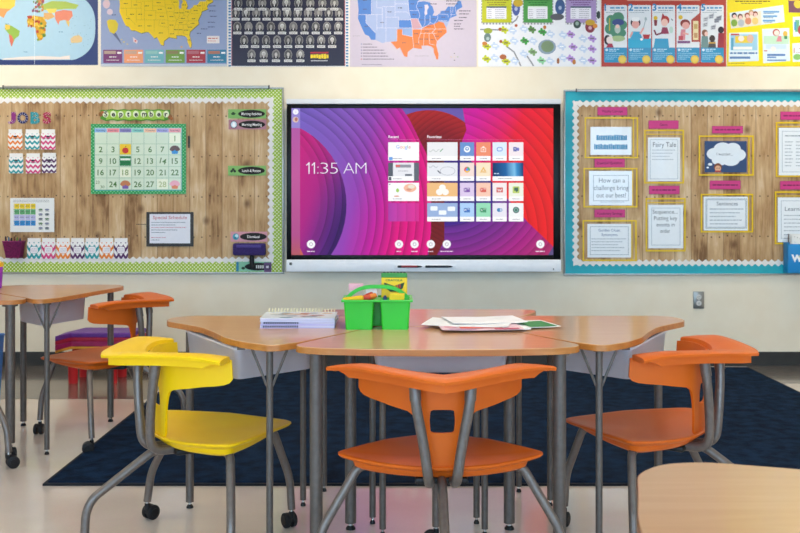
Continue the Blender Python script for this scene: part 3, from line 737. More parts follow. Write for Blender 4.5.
# ---- blue card box on the board
bx = empty('card_box', (gx(800), WALL_Y-OFF, gz(272.4)), label='bright blue open box of cards fixed at the lower right of the turquoise-bordered board', cat='box')
bm = bmesh.new()
def BB(u0, v0, u1, v1, d0, d1): box(bm, gx(u0), WALL_Y-OFF-d1, gz(v1), gx(u1), WALL_Y-OFF-d0, gz(v0), bev=.0015)
BB(782.4, 243.4, 824, 271.8, .086, .090); BB(782.4, 242, 783.2, 271.8, .002, .086); BB(823.2, 242, 824, 271.8, .002, .086); BB(783.2, 271, 823.2, 271.8, .002, .086); BB(783.2, 242, 823.2, 271, .002, .005)
wparent(link_mesh('box_body', bm, flat('#1787C9', .35), smooth=35), bx)
a = Art(OFF+.0906, rough=.4, scale=1.0)
a.ell(797.5, 257.4, 6.0, 4.2, '#8FBFA8', 0); a.ell(796.5, 256.6, 3.6, 3.0, '#D8C96A', 1); a.text('W', 785.4, 260.6, 6.6, '#F4F4F2', 2, weight=.05)
wparent(a.build('front_lettering', bx), bx)
for k, (d, c, h) in enumerate(((.03, '#EDEBE6', 233.6), (.05, '#E4E6E4', 235.6), (.068, '#F1EFEA', 234.4))):
    a = Art(OFF+d, rough=.5); a.slab(787.4, h, 821, 268, .002, c, 0)
    for q in range(14): a.ell(790+(q*5.3) % 29, h+2+(q*2.1) % 6, .35, .35, '#6A6A70', 1, 6)
    a.build('word_card', label=('rearmost', 'middle', 'front')[k]+' white speckled card standing in the blue box', cat='card', group='cards in the blue box')
bm = bmesh.new(); tube(bm, [PT(785.9, 262, .03), PT(785.9, 236, .03), PT(785.9, 233.4, .03)], [.0035, .0035, .001], 6); tag(link_mesh('pencil', bm, flat('#5B3A32', .5), origin=PT(785.9, 262, .03)), 'dark pencil standing at the left side of the blue card box', 'pencil')
# ================================================================== INTERACTIVE DISPLAY
TVD = 0.105                      # front of the display, metres out from the wall
KT = (WALL_Y-TVD)/WALL_Y
tv = empty('interactive_display', (gx(423.5), WALL_Y, gz(272)), label='large wall mounted touchscreen display showing a purple and red home screen', cat='screen')
def TB(bm, u0, v0, u1, v1, d0, d1, bev=0, mi=0):
    X = lambda u: gx(400+(u-400)*KT); Z = lambda v: gz(200+(v-200)*KT)
    box(bm, X(u0), WALL_Y-d1, Z(v1), X(u1), WALL_Y-d0, Z(v0), mi, bev)
bm = bmesh.new(); TB(bm, 380, 150, 466, 225, 0, .012); wparent(link_mesh('wall_mount', bm, flat('#2A2B2D', .5)), tv)
bm = bmesh.new(); TB(bm, 300, 112, 546, 260, .012, .03); TB(bm, 288, 100.5, 559.4, 270, .03, .085, .006)
wparent(link_mesh('rear_housing', bm, flat('#3A3B3D', .5), smooth=35), tv)
bm = bmesh.new()
TB(bm, 286.6, 104, 291.4, 259.6, .06, TVD, .002); TB(bm, 553.4, 104, 560.6, 259.6, .06, TVD, .002); TB(bm, 291.4, 104, 553.4, 108.2, .06, TVD, .0015); TB(bm, 291.4, 255, 553.4, 259.6, .06, TVD, .0015)
wparent(link_mesh('black_bezel', bm, flat('#08090B', .3, 0, 0, .15), smooth=35), tv)
bm = bmesh.new(); TB(bm, 286.4, 99, 560.8, 104, .05, TVD+.004, .003)
wparent(link_mesh('top_trim', bm, flat('#E7E8EA', .4), smooth=35), tv)
bm = bmesh.new(); TB(bm, 286.4, 259.6, 560.8, 271.6, .05, TVD+.012, .004)
TB(bm, 394, 264.4, 456, 268.8, .05, TVD+.0145, .002)
wparent(link_mesh('pen_tray', bm, flat('#F4F6FA', .38), smooth=35), tv)
a = Art(TVD+.0126, KT); a.rect(289.6, 262.4, 292.2, 265, '#4A4C50', 0); a.ell(553.2, 269, .7, .7, '#3C3E42', 0); wparent(a.build('tray_marks', tv), tv)

# ---- the picture on the screen (it gives off light)
ES = 0.86
SX0, SY0, SX1, SY1 = 291.2, 108, 553.6, 255.2
SCR = [(SX0, SY0), (SX1, SY0), (SX1, SY1), (SX0, SY1)]
def grad(name, mode, a, b, stops, stripe=None):
    """screen colour: radial (centre a, radii b) or linear (a to b) ramp, with optional soft concentric bands (centre, pitch, depth)"""
    m, nt, n, l, bs = new_mat(name)
    uv = n.new('ShaderNodeUVMap'); uv.uv_map = 'UVMap'
    def vm(op, x, y):
        nd = n.new('ShaderNodeVectorMath'); nd.operation = op
        for i, v in enumerate((x, y)):
            if v is None: continue
            if isinstance(v, tuple): nd.inputs[i].default_value = v
            else: l.new(v, nd.inputs[i])
        return nd
    def mr(x, f0, f1, t0=0., t1=1.):
        nd = n.new('ShaderNodeMapRange'); l.new(x, nd.inputs[0])
        for i, v in enumerate((f0, f1, t0, t1)): nd.inputs[i+1].default_value = v
        return nd.outputs[0]
    if mode == 'rad':
        d = vm('DISTANCE', uv.outputs[0], (a[0]/100, a[1]/100, 0)).outputs['Value']; f = mr(d, b[0]/100, b[1]/100)
    else:
        dx, dy = (b[0]-a[0])/100, (b[1]-a[1])/100; L2 = dx*dx+dy*dy
        s = vm('SUBTRACT', uv.outputs[0], (a[0]/100, a[1]/100, 0)); f = mr(vm('DOT_PRODUCT', s.outputs[0], (dx/L2, dy/L2, 0)).outputs['Value'], 0, 1)
    cr = n.new('ShaderNodeValToRGB'); e = cr.color_ramp.elements
    e[0].position, e[0].color = stops[0][0], rgb(stops[0][1]); e[1].position, e[1].color = stops[-1][0], rgb(stops[-1][1])
    for p, c in stops[1:-1]: k = e.new(p); k.color = rgb(c)
    l.new(f, cr.inputs[0]); out = cr.outputs[0]
    if stripe:
        c, pitch, lo, r0, r1 = stripe
        d = vm('DISTANCE', uv.outputs[0], (c[0]/100, c[1]/100, 0)).outputs['Value']
        fr = n.new('ShaderNodeMath'); fr.operation = 'FRACT'; dv = n.new('ShaderNodeMath'); dv.operation = 'DIVIDE'; l.new(d, dv.inputs[0]); dv.inputs[1].default_value = pitch/100; l.new(dv.outputs[0], fr.inputs[0])
        pw = n.new('ShaderNodeMath'); pw.operation = 'POWER'; l.new(fr.outputs[0], pw.inputs[0]); pw.inputs[1].default_value = .4; val = mr(pw.outputs[0], 0, 1, lo, 1.06)
        fade = mr(d, r0/100, r1/100)
        mx = n.new('ShaderNodeMix'); mx.data_type = 'FLOAT'; mx.inputs[2].default_value = 1.0; l.new(fade, mx.inputs[0]); l.new(val, mx.inputs[3])
        hs = n.new('ShaderNodeHueSaturation'); l.new(out, hs.inputs['Color']); l.new(mx.outputs[0], hs.inputs['Value']); out = hs.outputs[0]
    l.new(out, bs.inputs['Emission Color']); bs.inputs['Emission Strength'].default_value = ES
    bs.inputs['Base Color'].default_value = (.004, .004, .004, 1); bs.inputs['Roughness'].default_value = .4; bs.inputs['Specular IOR Level'].default_value = .12
    return m
a = Art(TVD-.006, KT, emit=ES, step=.0003); a.clip = SCR
a.slab(SX0-1, SY0-1, SX1+1, SY1+1, .01, '#101014', 0)
L1 = (265.3, 205)
a.poly(SCR, '#54299A', 1)
dk = grad('screen_dark_red_disc', 'rad', (432, 172), (10, 62), [(0, '#5E101E'), (.6, '#8C1620'), (.85, '#A81E22'), (1, '#B42426')], ((478, 190), 5.0, .55, 5, 20))
a.poly(circle(429, 172, 60, 62, 64), dk, 2)
a.poly([(432, 205), (444, 205), (444.5, 240), (437, 255.2), (428.5, 255.2)], grad('screen_red_shard', 'lin', (432, 215), (440, 255), [(0, '#6E1416'), (1, '#7E1C1E')], ((400, 300), 4.2, .6, 5, 20)), 3)
a.poly([(444, 160), (530, 160), (530, 223), (553.6, 247), (553.6, 255.2), (437, 255.2), (444.5, 240)], grad('screen_plum_fan', 'rad', (445, 165), (50, 130), [(0, '#3A1F7E'), (.12, '#43208A'), (.16, '#6A2A96'), (.45, '#86278F'), (.72, '#B0208A'), (1, '#B32A6E')], ((445, 165), 7.6, .5, 56, 60)), 4)
red = grad('screen_red_field', 'lin', (462, 140), (535, 172), [(0, '#D312A0'), (.3, '#E0147A'), (.58, '#EC1A38'), (1, '#EE2222')], ((430, 235), 9.0, .62, 40, 75))
a.poly([(462.6, 108), (554, 108), (554, 247.4), (528, 222.4), (500, 190), (470, 160), (462, 141), (466.5, 130)], red, 5)
a.poly([(548, 255.2), (553.6, 246), (553.6, 255.2)], '#4A2A6E', 6)
pk = grad('screen_violet_to_pink', 'lin', (300, 132), (414, 160), [(0, '#7A60C4'), (.36, '#8656BE'), (.58, '#9642B6'), (.78, '#C41EA6'), (1, '#E60C86')], ((256, 214), 8.0, .36, 96, 116))
a.poly([(291, 108), (401.5, 108), (409, 118.5), (426.6, 154), (431, 190), (431, 232), (428, 255.2), (291, 255.2)], pk, 8)
ld = grad('screen_magenta_disc', 'lin', (291, 185), (347, 205), [(0, '#C51C80'), (.4, '#B01E84'), (.62, '#8A2488'), (.85, '#5E2080'), (1, '#3E1768')], ((234, 200), 7.2, .42, 84, 92))
a.poly(circle(L1[0], L1[1], 81.2, 85, 60), ld, 9)
a.poly([(291.2, 231), (303.5, 255.2), (291.2, 255.2)], '#C64A2C', 10)
a.rect(291.2, 121, 300, 255.2, grad('screen_side_strip', 'lin', (291, 120), (291, 255), [(0, '#B45AA8'), (.4, '#C45A9E'), (.85, '#B4508E'), (1, '#B65A62')]), 11)
a.rect(291.2, 108, 300, 128, '#8D77C8', 11)
a.clip = None
a.ell(295.6, 111.8, 2.8, 2.8, '#F2EFF8', 12); a.text('c', 295.7, 112.7, 1.8, '#9A90B4', 13, align='C'); a.ell(295.6, 119.6, 2.9, 2.9, '#D9B4A0', 12); a.ell(296.2, 119.4, 1.5, 1.9, '#A8584A', 13)
for u in (309.0, 314.4): a.rect(u-.5, 162.3, u+.5, 173.8, '#F4EEF8', 12); a.bar(u-2.7, 165.4, u, 162.9, .9, '#F4EEF8', 12)
for ch, u0, u1 in ((':', 317.2, 318.4), ('3', 320.4, 328), ('5', 330.2, 337.8), ('A', 343.4, 354.2), ('M', 355.6, 366.4)): a.text(ch, u0, 173.8, 11.6, '#F4EEF8', 12, u1, weight=-.024)
a.text('Recent', 388.4, 138, 2.6, '#FFF2FA', 12, 398.8, weight=.02); a.text('Favorites', 427.2, 138, 2.6, '#FFF2FA', 12, 441.4, weight=.02)
a.rect(388, 139.6, 419, 139.8, '#F08AC0', 12); a.rect(427, 139.6, 523.6, 139.8, '#D8709A', 12)
wht = '#FCFAFA'
def tile(x0, y0, x1, y1, c, cap=True):
    a.rect(x0, y0, x1, y1, wht, 12); a.rect(x0, y0, x1, y1-(4.6 if cap else 0), c, 13)
    if cap: w = min(9, (x1-x0)*.5); cx = (x0+x1)/2 if x1-x0 < 20 else x0+w*.5+4.6; a.scribble(cx-w/2, cx+w/2, y1-2.1, .6, '#6A6670', 13)
YR = [(142.2, 160.6), (162.7, 180.9), (182.8, 201), (203, 221.4)]
tile(388.2, *YR[0], 419, wht) if False else tile(388.2, YR[0][0], 419, YR[0][1], wht)
for i, (ch, c) in enumerate(zip('Google', ('#4A86E8', '#DB4437', '#F2B50F', '#4A86E8', '#2FA35A', '#DB4437'))):
    u = (396.2, 399.9, 402.4, 404.9, 407.5, 408.7)[i]; a.text(ch, u, 148.6, 3.6, c, 14)
a.rect(389, 157, 392.6, 160.2, '#5C96DE', 14)
tile(388.2, YR[1][0], 419, YR[1][1], '#E8E6EA', True); a.rect(388.2, YR[1][0], 393, YR[1][1]-4.6, '#3A3840', 14); a.rect(414, YR[1][0], 419, YR[1][1], '#4A474E', 14); a.rect(396, 164.6, 411, 167.6, '#8A868E', 14); a.rect(395.6, 164.8, 400, 167, '#D8503C', 15); a.scribble(398, 408, 171, .7, '#A9A5AC', 14); a.rect(405, 174, 412, 176, '#5A5860', 14); a.rect(388.6, 177, 391.4, 180.4, '#4A4048', 14)
tile(388.2, YR[2][0], 419, YR[2][1], wht); a.ell(397.6, 190.4, 1.6, 2.0, '#9CC93A', 14); a.ell(410, 188, 6.4, 4.2, '#F3B38E', 14); a.ell(411.4, 186.6, 3.4, 2.0, '#EDE0C8', 15); a.ell(409, 189.6, 2.6, 1.2, '#D98A66', 15); a.ell(396.6, 196.2, 2.8, .8, '#E0A288', 14); a.rect(389, 184, 390.4, 184.8, '#2A2830', 14)
a.rect(388.2, YR[3][0], 419, YR[3][1], grad('screen_ghost_tile', 'lin', (388, 210), (419, 210), [(0, '#B43FB0'), (.5, '#D038A4'), (1, '#E02E98')], ((262, 212), 9, .8, 60, 70)), 12)
wt = [('#ECEAEA',), ('#E6E6EA',), ('#F0B768',), ('#93ABD6',)]
for j in range(4): tile(427.2, YR[j][0], 457.6, YR[j][1], wt[j][0])
def curve(pts, c, L, w=.5):
    for p, q in zip(pts, pts[1:]): a.bar(p[0], p[1], q[0], q[1], w, c, L)
curve([(429+i*.8, 150.6+1.1*math.sin(i*.9)) for i in range(14)], '#A9B4A9', 14); a.bar(440, 151.6, 443, 148.8, .9, '#5FA468', 14)
curve([(429+i*.8, 166.6+1.0*math.sin(i*.9)) for i in range(12)], '#A9AEB4', 14); curve([(x, y) for x, y in circle(447.6, 171, 7.4, 4.2, 22)]+[(455, 171)], '#A0A0A8', 14, .4); a.bar(437.6, 170.6, 440.6, 173.4, 1.2, '#4A4850', 14)
for u, v in ((442.4, 187.6), (439.4, 192), (445.4, 192)): a.ell(u, v, 3.4, 3.2, '#FBF6EC', 14)
for u, v, w in ((434, 208.4, 3.6), (442.6, 212.6, 3.8), (451.4, 208.8, 3.8)): a.rrect(u-w, v-2.2, u+w, v+2.2, 1, '#F2F6FC', 14)
CX = [(460, 474.2), (476.2, 490.6), (492.6, 506.8), (508.8, 523.4)]
IC = [['#5B86C8', '#F0824A', '#DDEAF8', '#F6E6E8'], ['#F6D9CC', '#F8E2BC', None, None], ['#DDC6E6', '#F8C4A8', '#F6E8E6', '#EFF0DC'], ['#A9CBF2', '#8FD9AC', '#EAE4EE', '#F4F4F2']]
IK = [['#FFFFFF', '#FFE6D4', '#5A86D8', '#4A4A9E'], ['#D9503C', '#E8A81E', 0, 0], ['#7A3EA0', '#D9502A', '#D0402E', '#2B5A2A'], ['#2A66B8', '#1E8A4A', '#2A7AB0', '#2A4A40']]
for j in range(4):
    for i in range(4):
        if IC[j][i] is None: continue
        x0, x1 = CX[i]; tile(x0, YR[j][0], x1, YR[j][1], IC[j][i]); u, v, k = (x0+x1)/2, YR[j][0]+7, IK[j][i]
        if (j, i) == (0, 0): a.ell(u, v, 3.2, 3.2, k, 14); a.ell(u, v-.4, 1.9, 1.9, '#5B86C8', 15); a.ell(u, v-.6, .8, .9, k, 16)
        elif (j, i) == (0, 1): a.rrect(u-2.6, v-1.6, u+2.6, v+2.8, .6, k, 14); a.rrect(u-2, v-1, u+2, v+2.2, .4, '#F0824A', 15); a.ell(u, v-1.8, 1.2, 1.2, k, 14); a.ell(u, v+.6, .8, .8, k, 16)
        elif (j, i) == (0, 2): a.rrect(u-3, v-2.2, u+3, v+2.2, 2, k, 14); a.rrect(u-2.2, v-1.4, u+2.2, v+1.4, 1.3, '#DDEAF8', 15)
        elif (j, i) == (0, 3): a.rect(u-2.8, v-2.2, u+.6, v+2.2, k, 14); a.ell(u+1.8, v, 1.4, 1.8, '#6A6AC0', 14); a.text('T', u-1, v+1.1, 2.2, '#FFFFFF', 15, align='C')
        elif (j, i) == (1, 0):
            for q, cc in enumerate(('#DB4437', '#2FA35A', '#F2B50F')): a.poly([(u, v)]+circle(u, v, 3, 3, 8, 150+q*120, 270+q*120), cc, 14)
            a.ell(u, v, 1.3, 1.3, '#4A86E8', 15)
        elif (j, i) == (1, 1): a.poly([(u, v-3), (u+2.8, v+1.8), (u-2.8, v+1.8)], k, 14); a.poly([(u, v-.8), (u+1.2, v+1.2), (u-1.2, v+1.2)], '#F8E2BC', 15); a.rect(u-3.4, v+2.2, u+3.4, v+2.8, k, 14)
        elif (j, i) == (2, 2): a.rect(u-3.2, v-2.4, u+3.2, v+2.6, k, 14); curve([(u-2, v-1), (u-1, v+1.6), (u, v-.6), (u+1, v+1.6), (u+2, v-1)], '#F6E8E6', 15, .6)
        elif (j, i) == (2, 3): a.rrect(u-3.4, v-3.4, u+3.4, v+3.4, .8, '#B9CC4A', 14); a.poly([(u-2, v-2.2), (u+2, v-2.4), (u+2.4, v+.6), (u+.4, v+2.6), (u-.4, v+1), (u-2, v+.8)], k, 15)
        elif (j, i) == (3, 2): a.ell(u-.8, v, 2, 2, k, 14); a.ell(u+1.2, v, 1.6, 1.6, '#3C8EC2', 14); a.ell(u+1.2, v, .8, .8, '#EAE4EE', 15)
        elif (j, i) == (3, 3): a.ell(u, v, 3.2, 3.2, k, 14); a.ell(u, v, 2.2, 2.2, '#6FA58C', 15); a.ell(u, v, 1.2, 1.2, k, 16)
        else: a.rect(u-2.6, v-2, u+2.8, v+2.4, k, 14); a.rect(u-3.4, v-1.4, u-.2, v+1.6, k, 15); a.text({(2, 0): 'N', (2, 1): 'P', (3, 0): 'W', (3, 1): 'X'}[(j, i)], u-1.8, v+1, 2.0, '#FFFFFF', 16, align='C'); a.rect(u, v-1.2, u+2.2, v-.8, '#FFFFFF', 16)
a.rect(492.6, YR[1][0], 523.4, YR[1][1], wht, 12)
a.rect(492.6, YR[1][0], 523.4, YR[1][1]-4.6, grad('screen_blue_tile', 'lin', (492, 170), (523, 168), [(0, '#0E2F5E'), (.45, '#1F66A8'), (.72, '#7FC4EE'), (.8, '#3E93D0'), (1, '#123A6E')]), 13); a.scribble(494, 499, 173.6, 1.0, '#BFD6EC', 14); a.scribble(498, 512, 178.6, .6, '#6A6670', 14)
for u, lab in ((311, 5), (399, 3), (414.6, 4), (430.8, 3.6), (446.8, 8), (540.4, 6)):
    a.ell(u, 244.2, 4.1, 4.1, '#F7F3F6', 12, 22); a.ell(u, 244.2, 1.8, 1.8, '#A8A2A8', 13); a.ell(u, 244.2, 1.2, 1.2, '#F7F3F6', 14); a.scribble(u-lab*.8, u+lab*.8, 251.4, .9, '#F3DCEC', 12)
wparent(a.build('screen', tv), tv)

# ---- pens lying in the tray
def PX(u, v, d): return Vector((gx(400+(u-400)*KT), WALL_Y-d, gz(200+(v-200)*KT)))
for (u0, u1, c, lab) in ((397.5, 422, '#8E2A34', 'red stylus pen with black tip in the display tray'), (425, 452.4, '#1E2430', 'black stylus pen in the display tray, right of the red one')):
    p = empty('stylus_pen', PX((u0+u1)/2, 266.4, TVD+.02), label=lab, cat='pen', group='stylus pens in the display tray')
    L = (u1-u0)*G*KT/2
    bm = bmesh.new(); tube(bm, [(-L*.68, 0, 0), (L*.6, 0, 0)], .0075, 12); link_mesh('barrel', bm, flat(c, .35), p, 40)
    bm = bmesh.new(); tube(bm, [(L*.6, 0, 0), (L*.9, 0, 0), (L, 0, 0)], [.0078, .005, .002], 12); link_mesh('tip', bm, flat('#17181C', .4), p, 40)
    bm = bmesh.new(); tube(bm, [(-L, 0, 0), (-L*.94, 0, 0), (-L*.68, 0, 0)], [.005, .0076, .0079], 12); link_mesh('end_cap', bm, flat('#17181C', .4), p, 40)
# ================================================================== POSTERS ALONG THE TOP OF THE WALL
PO = .0025
def poster(x0, x1, y1, ground, name_label, cat='poster', y0=-24):
    a = Art(PO, rough=.35, coat=.28, step=.0003); a.slab(x0, y0, x1, y1, .0022, ground, 0); return a
# --- world map
a = poster(-30, 98, 65, '#2E3E72', '')
a.clip = [(-29, -23), (97.4, -23), (97.4, 64), (-29, 64)]
sq = []
for q in range(72):
    w_ = 2*PI*q/72; c_, s_ = math.cos(w_), math.sin(w_)
    sq.append((38+57.5*math.copysign(abs(c_)**.72, c_), min(60, 27+37*math.copysign(abs(s_)**.72, s_))))
a.poly(sq, '#A9C9DA', 1)
a.poly([(2, 58.8), (20, 57), (40, 56), (60, 57), (70, 55.4), (70, 59.4), (4, 59.8)], '#EAD9CF', 2)
# north and south america
a.poly([(-14, -4), (16, -6), (15, 6), (10, 10), (7, 12), (4, 17), (-2, 14), (-12, 4)], '#E8C84E', 2); a.poly([(-8, 8), (11, 9), (7, 12), (4, 18), (-4, 14)], '#E09A5A', 3)
a.poly([(6, 24), (12, 26), (20, 31), (19, 36), (15, 39), (13, 44), (12, 47), (10, 42), (9, 34), (5, 29)], '#92B24A', 2); a.poly([(5, 25), (10, 25), (10, 29), (6, 30)], '#E8B94E', 3); a.poly([(9, 34), (12, 36), (14, 40), (12, 47), (10, 42)], '#D9705A', 3)
# africa in many colours
a.poly([(28, 18), (34, 15.6), (43, 17), (47, 23), (45, 28), (45, 35), (42, 40), (38.6, 41), (36.4, 34), (35.6, 28), (28, 25), (27, 21)], '#C99A2A', 2)
rr = random.Random(4); AF = ['#D9A81E', '#B8452A', '#7F9A2E', '#E0B93A', '#8A3A2A', '#C96A2A', '#5F7F3A', '#E6C24A']
for k in range(60):
    u, v = rr.uniform(28, 46), rr.uniform(16, 40)
    if (v < 27 or u > 36) and not (u > 43 and v > 37) and u+v*.2 < 52: s = rr.uniform(.9, 1.9); a.poly([(u-s, v-s*.6), (u+s*.7, v-s), (u+s, v+s*.7), (u-s*.5, v+s)], AF[k % 8], 3)
# europe and asia
for k in range(34):
    u, v = rr.uniform(32, 44), rr.uniform(0, 13); s = rr.uniform(.8, 1.6); a.poly([(u-s, v-s*.6), (u+s*.7, v-s), (u+s, v+s*.7), (u-s*.5, v+s)], ['#B8452A', '#7A4A6A', '#C98A3A', '#6E8A4A', '#A85A4A'][k % 5], 2)
a.poly([(42, 5), (52, 1), (66, 1.6), (79, 5), (76, 9), (66, 9), (56, 10), (44, 10)], '#A8BC54', 2); a.poly([(46, 9), (57, 8.6), (56, 13), (49, 13)], '#E6CC5A', 3)
a.poly([(44, 13), (52, 13), (55, 17), (48, 20), (44, 18)], '#D9A86A', 3); a.poly([(55, 12), (64, 10), (72, 11), (73, 16), (69, 21), (64, 20), (60, 21), (58.6, 25), (55.4, 19)], '#E0856A', 3); a.poly([(66, 19), (70, 22), (69, 27), (66.6, 23)], '#D9B86A', 3)
a.poly([(70.4, 39), (74, 36), (79, 35), (82.6, 38), (82, 42), (77.6, 43), (71.4, 43)], '#DDBE8A', 2)
for k in range(26): u, v = rr.uniform(70, 92), rr.uniform(16, 46); a.ell(u, v, .35, .35, '#7F99A0', 2, 6)
for u, v in ((24, 52), (59, 32), (5, 24)): a.scribble(u, u+4, v, .6, '#5A7FA0', 2)
a.clip = None; a.rect(34.6, -24, 34.9, 64.4, '#E6ECF0', 4)
a.build('wall_poster', label='world map poster on a dark blue ground at the top left', cat='poster', group='posters along the top of the wall')

# --- maps of the country
LL = [(-124.7,48.4),(-123,49),(-95.2,49),(-94.6,48.7),(-89.6,48),(-92,46.7),(-88,47),(-84.7,46.5),(-84.7,45.8),(-83.4,45),(-82.5,43),(-83.4,41.7),(-81.5,41.5),(-79,42.7),(-79,43.3),(-76.5,43.5),(-75,45),(-71.5,45),(-70.5,46),(-69.2,47.4),(-67.8,47),(-67,44.8),(-70,43.7),(-70.7,42.5),(-70,41.7),(-73.9,40.6),(-74.2,39.5),(-75.6,37.5),(-76,36.8),(-75.6,35.3),(-78,33.9),(-81,32),(-81.4,30.5),(-80.1,27),(-80.4,25.2),(-81.2,25.2),(-82.7,27.8),(-82.8,29.2),(-84,30),(-86,30.4),(-89.5,30.3),(-89.2,29.1),(-91,29.2),(-94,29.6),(-97,28),(-97.3,26),(-99,26.4),(-101.4,29.7),(-103,29),(-104.9,30.6),(-106.5,31.8),(-108.2,31.8),(-111,31.3),(-114.8,32.5),(-117.1,32.5),(-118.5,34),(-120.6,34.6),(-122.4,37.2),(-123.8,39.5),(-124.4,40.5),(-124.1,44)]
def geo(x0, w, y0, h):
    def f(p): return (x0+(p[0]+124.7)/57.7*w+ (0), y0+(49-p[1])/24*h)
    return f
BORD = [[(-114,49),(-114,44.5),(-111,44.5),(-111,37)],[(-117,49),(-117,42)],[(-124,42),(-111,42)],[(-120,42),(-120,39),(-114.6,35)],[(-114,42),(-114,36)],[(-109,45),(-109,31.5)],[(-104,49),(-104,41)],[(-111,45),(-104,45)],[(-109,41),(-102,41)],[(-114,37),(-94.6,37)],[(-102,41),(-102,37)],[(-103,37),(-103,32)],[(-104,43),(-98,43),(-96.4,42.4)],[(-104,46),(-96.5,46)],[(-102,40),(-95.3,40)],[(-97,49),(-96.4,43.5),(-95.3,40),(-94.6,37),(-94.4,33.6),(-94,31),(-93.8,29.7)],[(-96.4,43.5),(-91.2,43.5)],[(-95.3,40.5),(-91.6,40.5)],[(-91.2,47),(-92.4,45),(-91.2,43.5),(-90.3,41.6),(-91.4,40),(-89.3,37),(-90,35),(-91,33),(-91,31)],[(-100,36.5),(-100,34.5),(-94.4,33.7)],[(-94.3,36.5),(-81.8,36.6),(-75.9,36.6)],[(-90,35),(-84,35),(-81,35)],[(-88.1,35),(-88.4,30.3)],[(-85.4,35),(-85,31),(-82,30.6)],[(-87.6,41.7),(-87.6,38.5),(-89,37)],[(-84.8,41.7),(-84.8,39)],[(-89,37),(-86,38),(-84.8,39),(-82.6,38.4),(-80.6,40.6),(-80.5,42)],[(-80.5,39.7),(-75.5,39.7)],[(-82.6,38.4),(-81.8,36.6)],[(-84,35),(-81.8,36.6)],[(-83,35),(-81,32)],[(-80,42.2),(-75,42),(-74.7,41)],[(-73.4,45),(-73.3,41)],[(-72,45),(-72.4,42.7)],[(-73.3,42),(-70.8,42)],[(-71,45),(-70.8,43)]]
LM = [(-87.9,45.6),(-86.2,45.8),(-85.4,44.8),(-86.4,43.6),(-86.3,42.2),(-87.4,41.6),(-87.9,42.6),(-87.6,44)]
def usmap(a, f, c, cl, w, L):
    a.poly([f(p) for p in LL], c, L)
def borders(a, f, c, w, L):
    for b in BORD:
        for p, q in zip(b, b[1:]): a.bar(*f(p), *f(q), w, c, L)
a = poster(101, 227, 66.4, '#939FC0', '')
a.clip = [(101.4, -23), (226.6, -23), (226.6, 66), (101.4, 66)]
f = geo(119, 94, -8, 56)
a.poly([(x+.5, y+.6) for x, y in map(f, LL)], '#6E6A3A', 1); usmap(a, f, '#F0C80A', 0, 0, 2); borders(a, f, '#B59A14', .25, 3); a.poly([f(p) for p in LM], '#8E97B4', 4)
rr = random.Random(9)
for p in ((-120.5,47.4),(-120.5,44),(-119,37.5),(-116.6,39.4),(-114.4,43.4),(-111.6,39.4),(-111.7,34.4),(-109.6,47),(-107.5,43),(-105.5,39),(-106,34.4),(-100.4,47.4),(-100.4,44.4),(-99.6,41.5),(-98.4,38.5),(-97.4,35.6),(-99,31.4),(-94.4,46),(-93.4,42),(-92.4,38.4),(-92.4,34.8),(-92,31),(-90,44.6),(-89.4,40),(-86.2,40),(-84.6,43.4),(-82.8,40.4),(-85.4,37.6),(-86.6,35.8),(-89.6,32.8),(-86.8,32.8),(-83.4,32.6),(-81,33.9),(-79.4,35.5),(-78.8,37.5),(-77.6,41),(-75.6,43),(-82,28.4),(-69,45.2)):
    u, v = f(p); a.scribble(u-2, u+2, v, .7, '#6B5E12', 5)
a.poly([(107, 21), (110, 19.4), (115.6, 20), (118.4, 24), (117.6, 30), (114, 34), (110, 32), (108, 27)], '#D9BE2E', 1); a.poly([(112, 33), (118, 40), (122, 45), (120, 40), (116, 33)], '#5F6684', 1)
for u, v, s in ((124, 42, 1.0), (127.4, 44.2, .8), (121.6, 39.6, .8)): a.ell(u, v, s, s*.7, '#D6BE52', 2)
a.poly([(133, 37), (138, 41), (137, 43.6), (133.6, 42)], '#E6C9C4', 2); a.ell(135.6, 41, 1, .9, '#C94A4A', 3); a.ell(106.6, 4, 3.6, 4.6, '#DDBBC0', 2); a.ell(110, 12, 3, 3, '#D9C2CA', 2); a.ell(181.6, 47, 1.2, .8, '#D9A25A', 2)
for k, (u, v) in enumerate(((209, 6), (209, 11), (210, 16.4), (208, 22.4), (208, 27), (201, 29), (197, 33.4), (189, -2), (112, 15))): a.scribble(u, u+(7 if k < 6 else 4), v, .8, '#4A4F6E', 2)
for k, c in enumerate(('#7A3A6E', '#EE9A6A', '#6FAFB4', '#6F9A3A', '#A82A3A', '#2E7A9A')):
    x = 103.4+20.8*k; a.rect(x, 49.8, x+19, 63, c, 2); a.rect(x+1, 51, x+12.6, 54, ('#B59A8A', '#C9A28A', '#8FC0B8', '#8A7A4A', '#B0606A', '#B0705A')[k], 3); a.rect(x+14, 52, x+18, 53.8, '#F0EDEA', 3); a.scribble(x+6, x+13, 57, .9, '#F3E9E4', 3); a.scribble(x+3, x+16, 60.2, .6, '#EADFDA', 3)
a.rect(207, 36, 219.6, 43.4, '#E9DDD9', 2); a.scribble(208, 218, 38.4, .9, '#C0503A', 3); a.scribble(208, 216, 41, .7, '#D0806A', 3)
a.clip = None; a.rect(101, 66.4-2.2, 227, 66.4, '#C9CCD2', 6)
a.build('wall_poster', label='poster map with a bright yellow country above six coloured boxes', cat='poster', group='posters along the top of the wall')

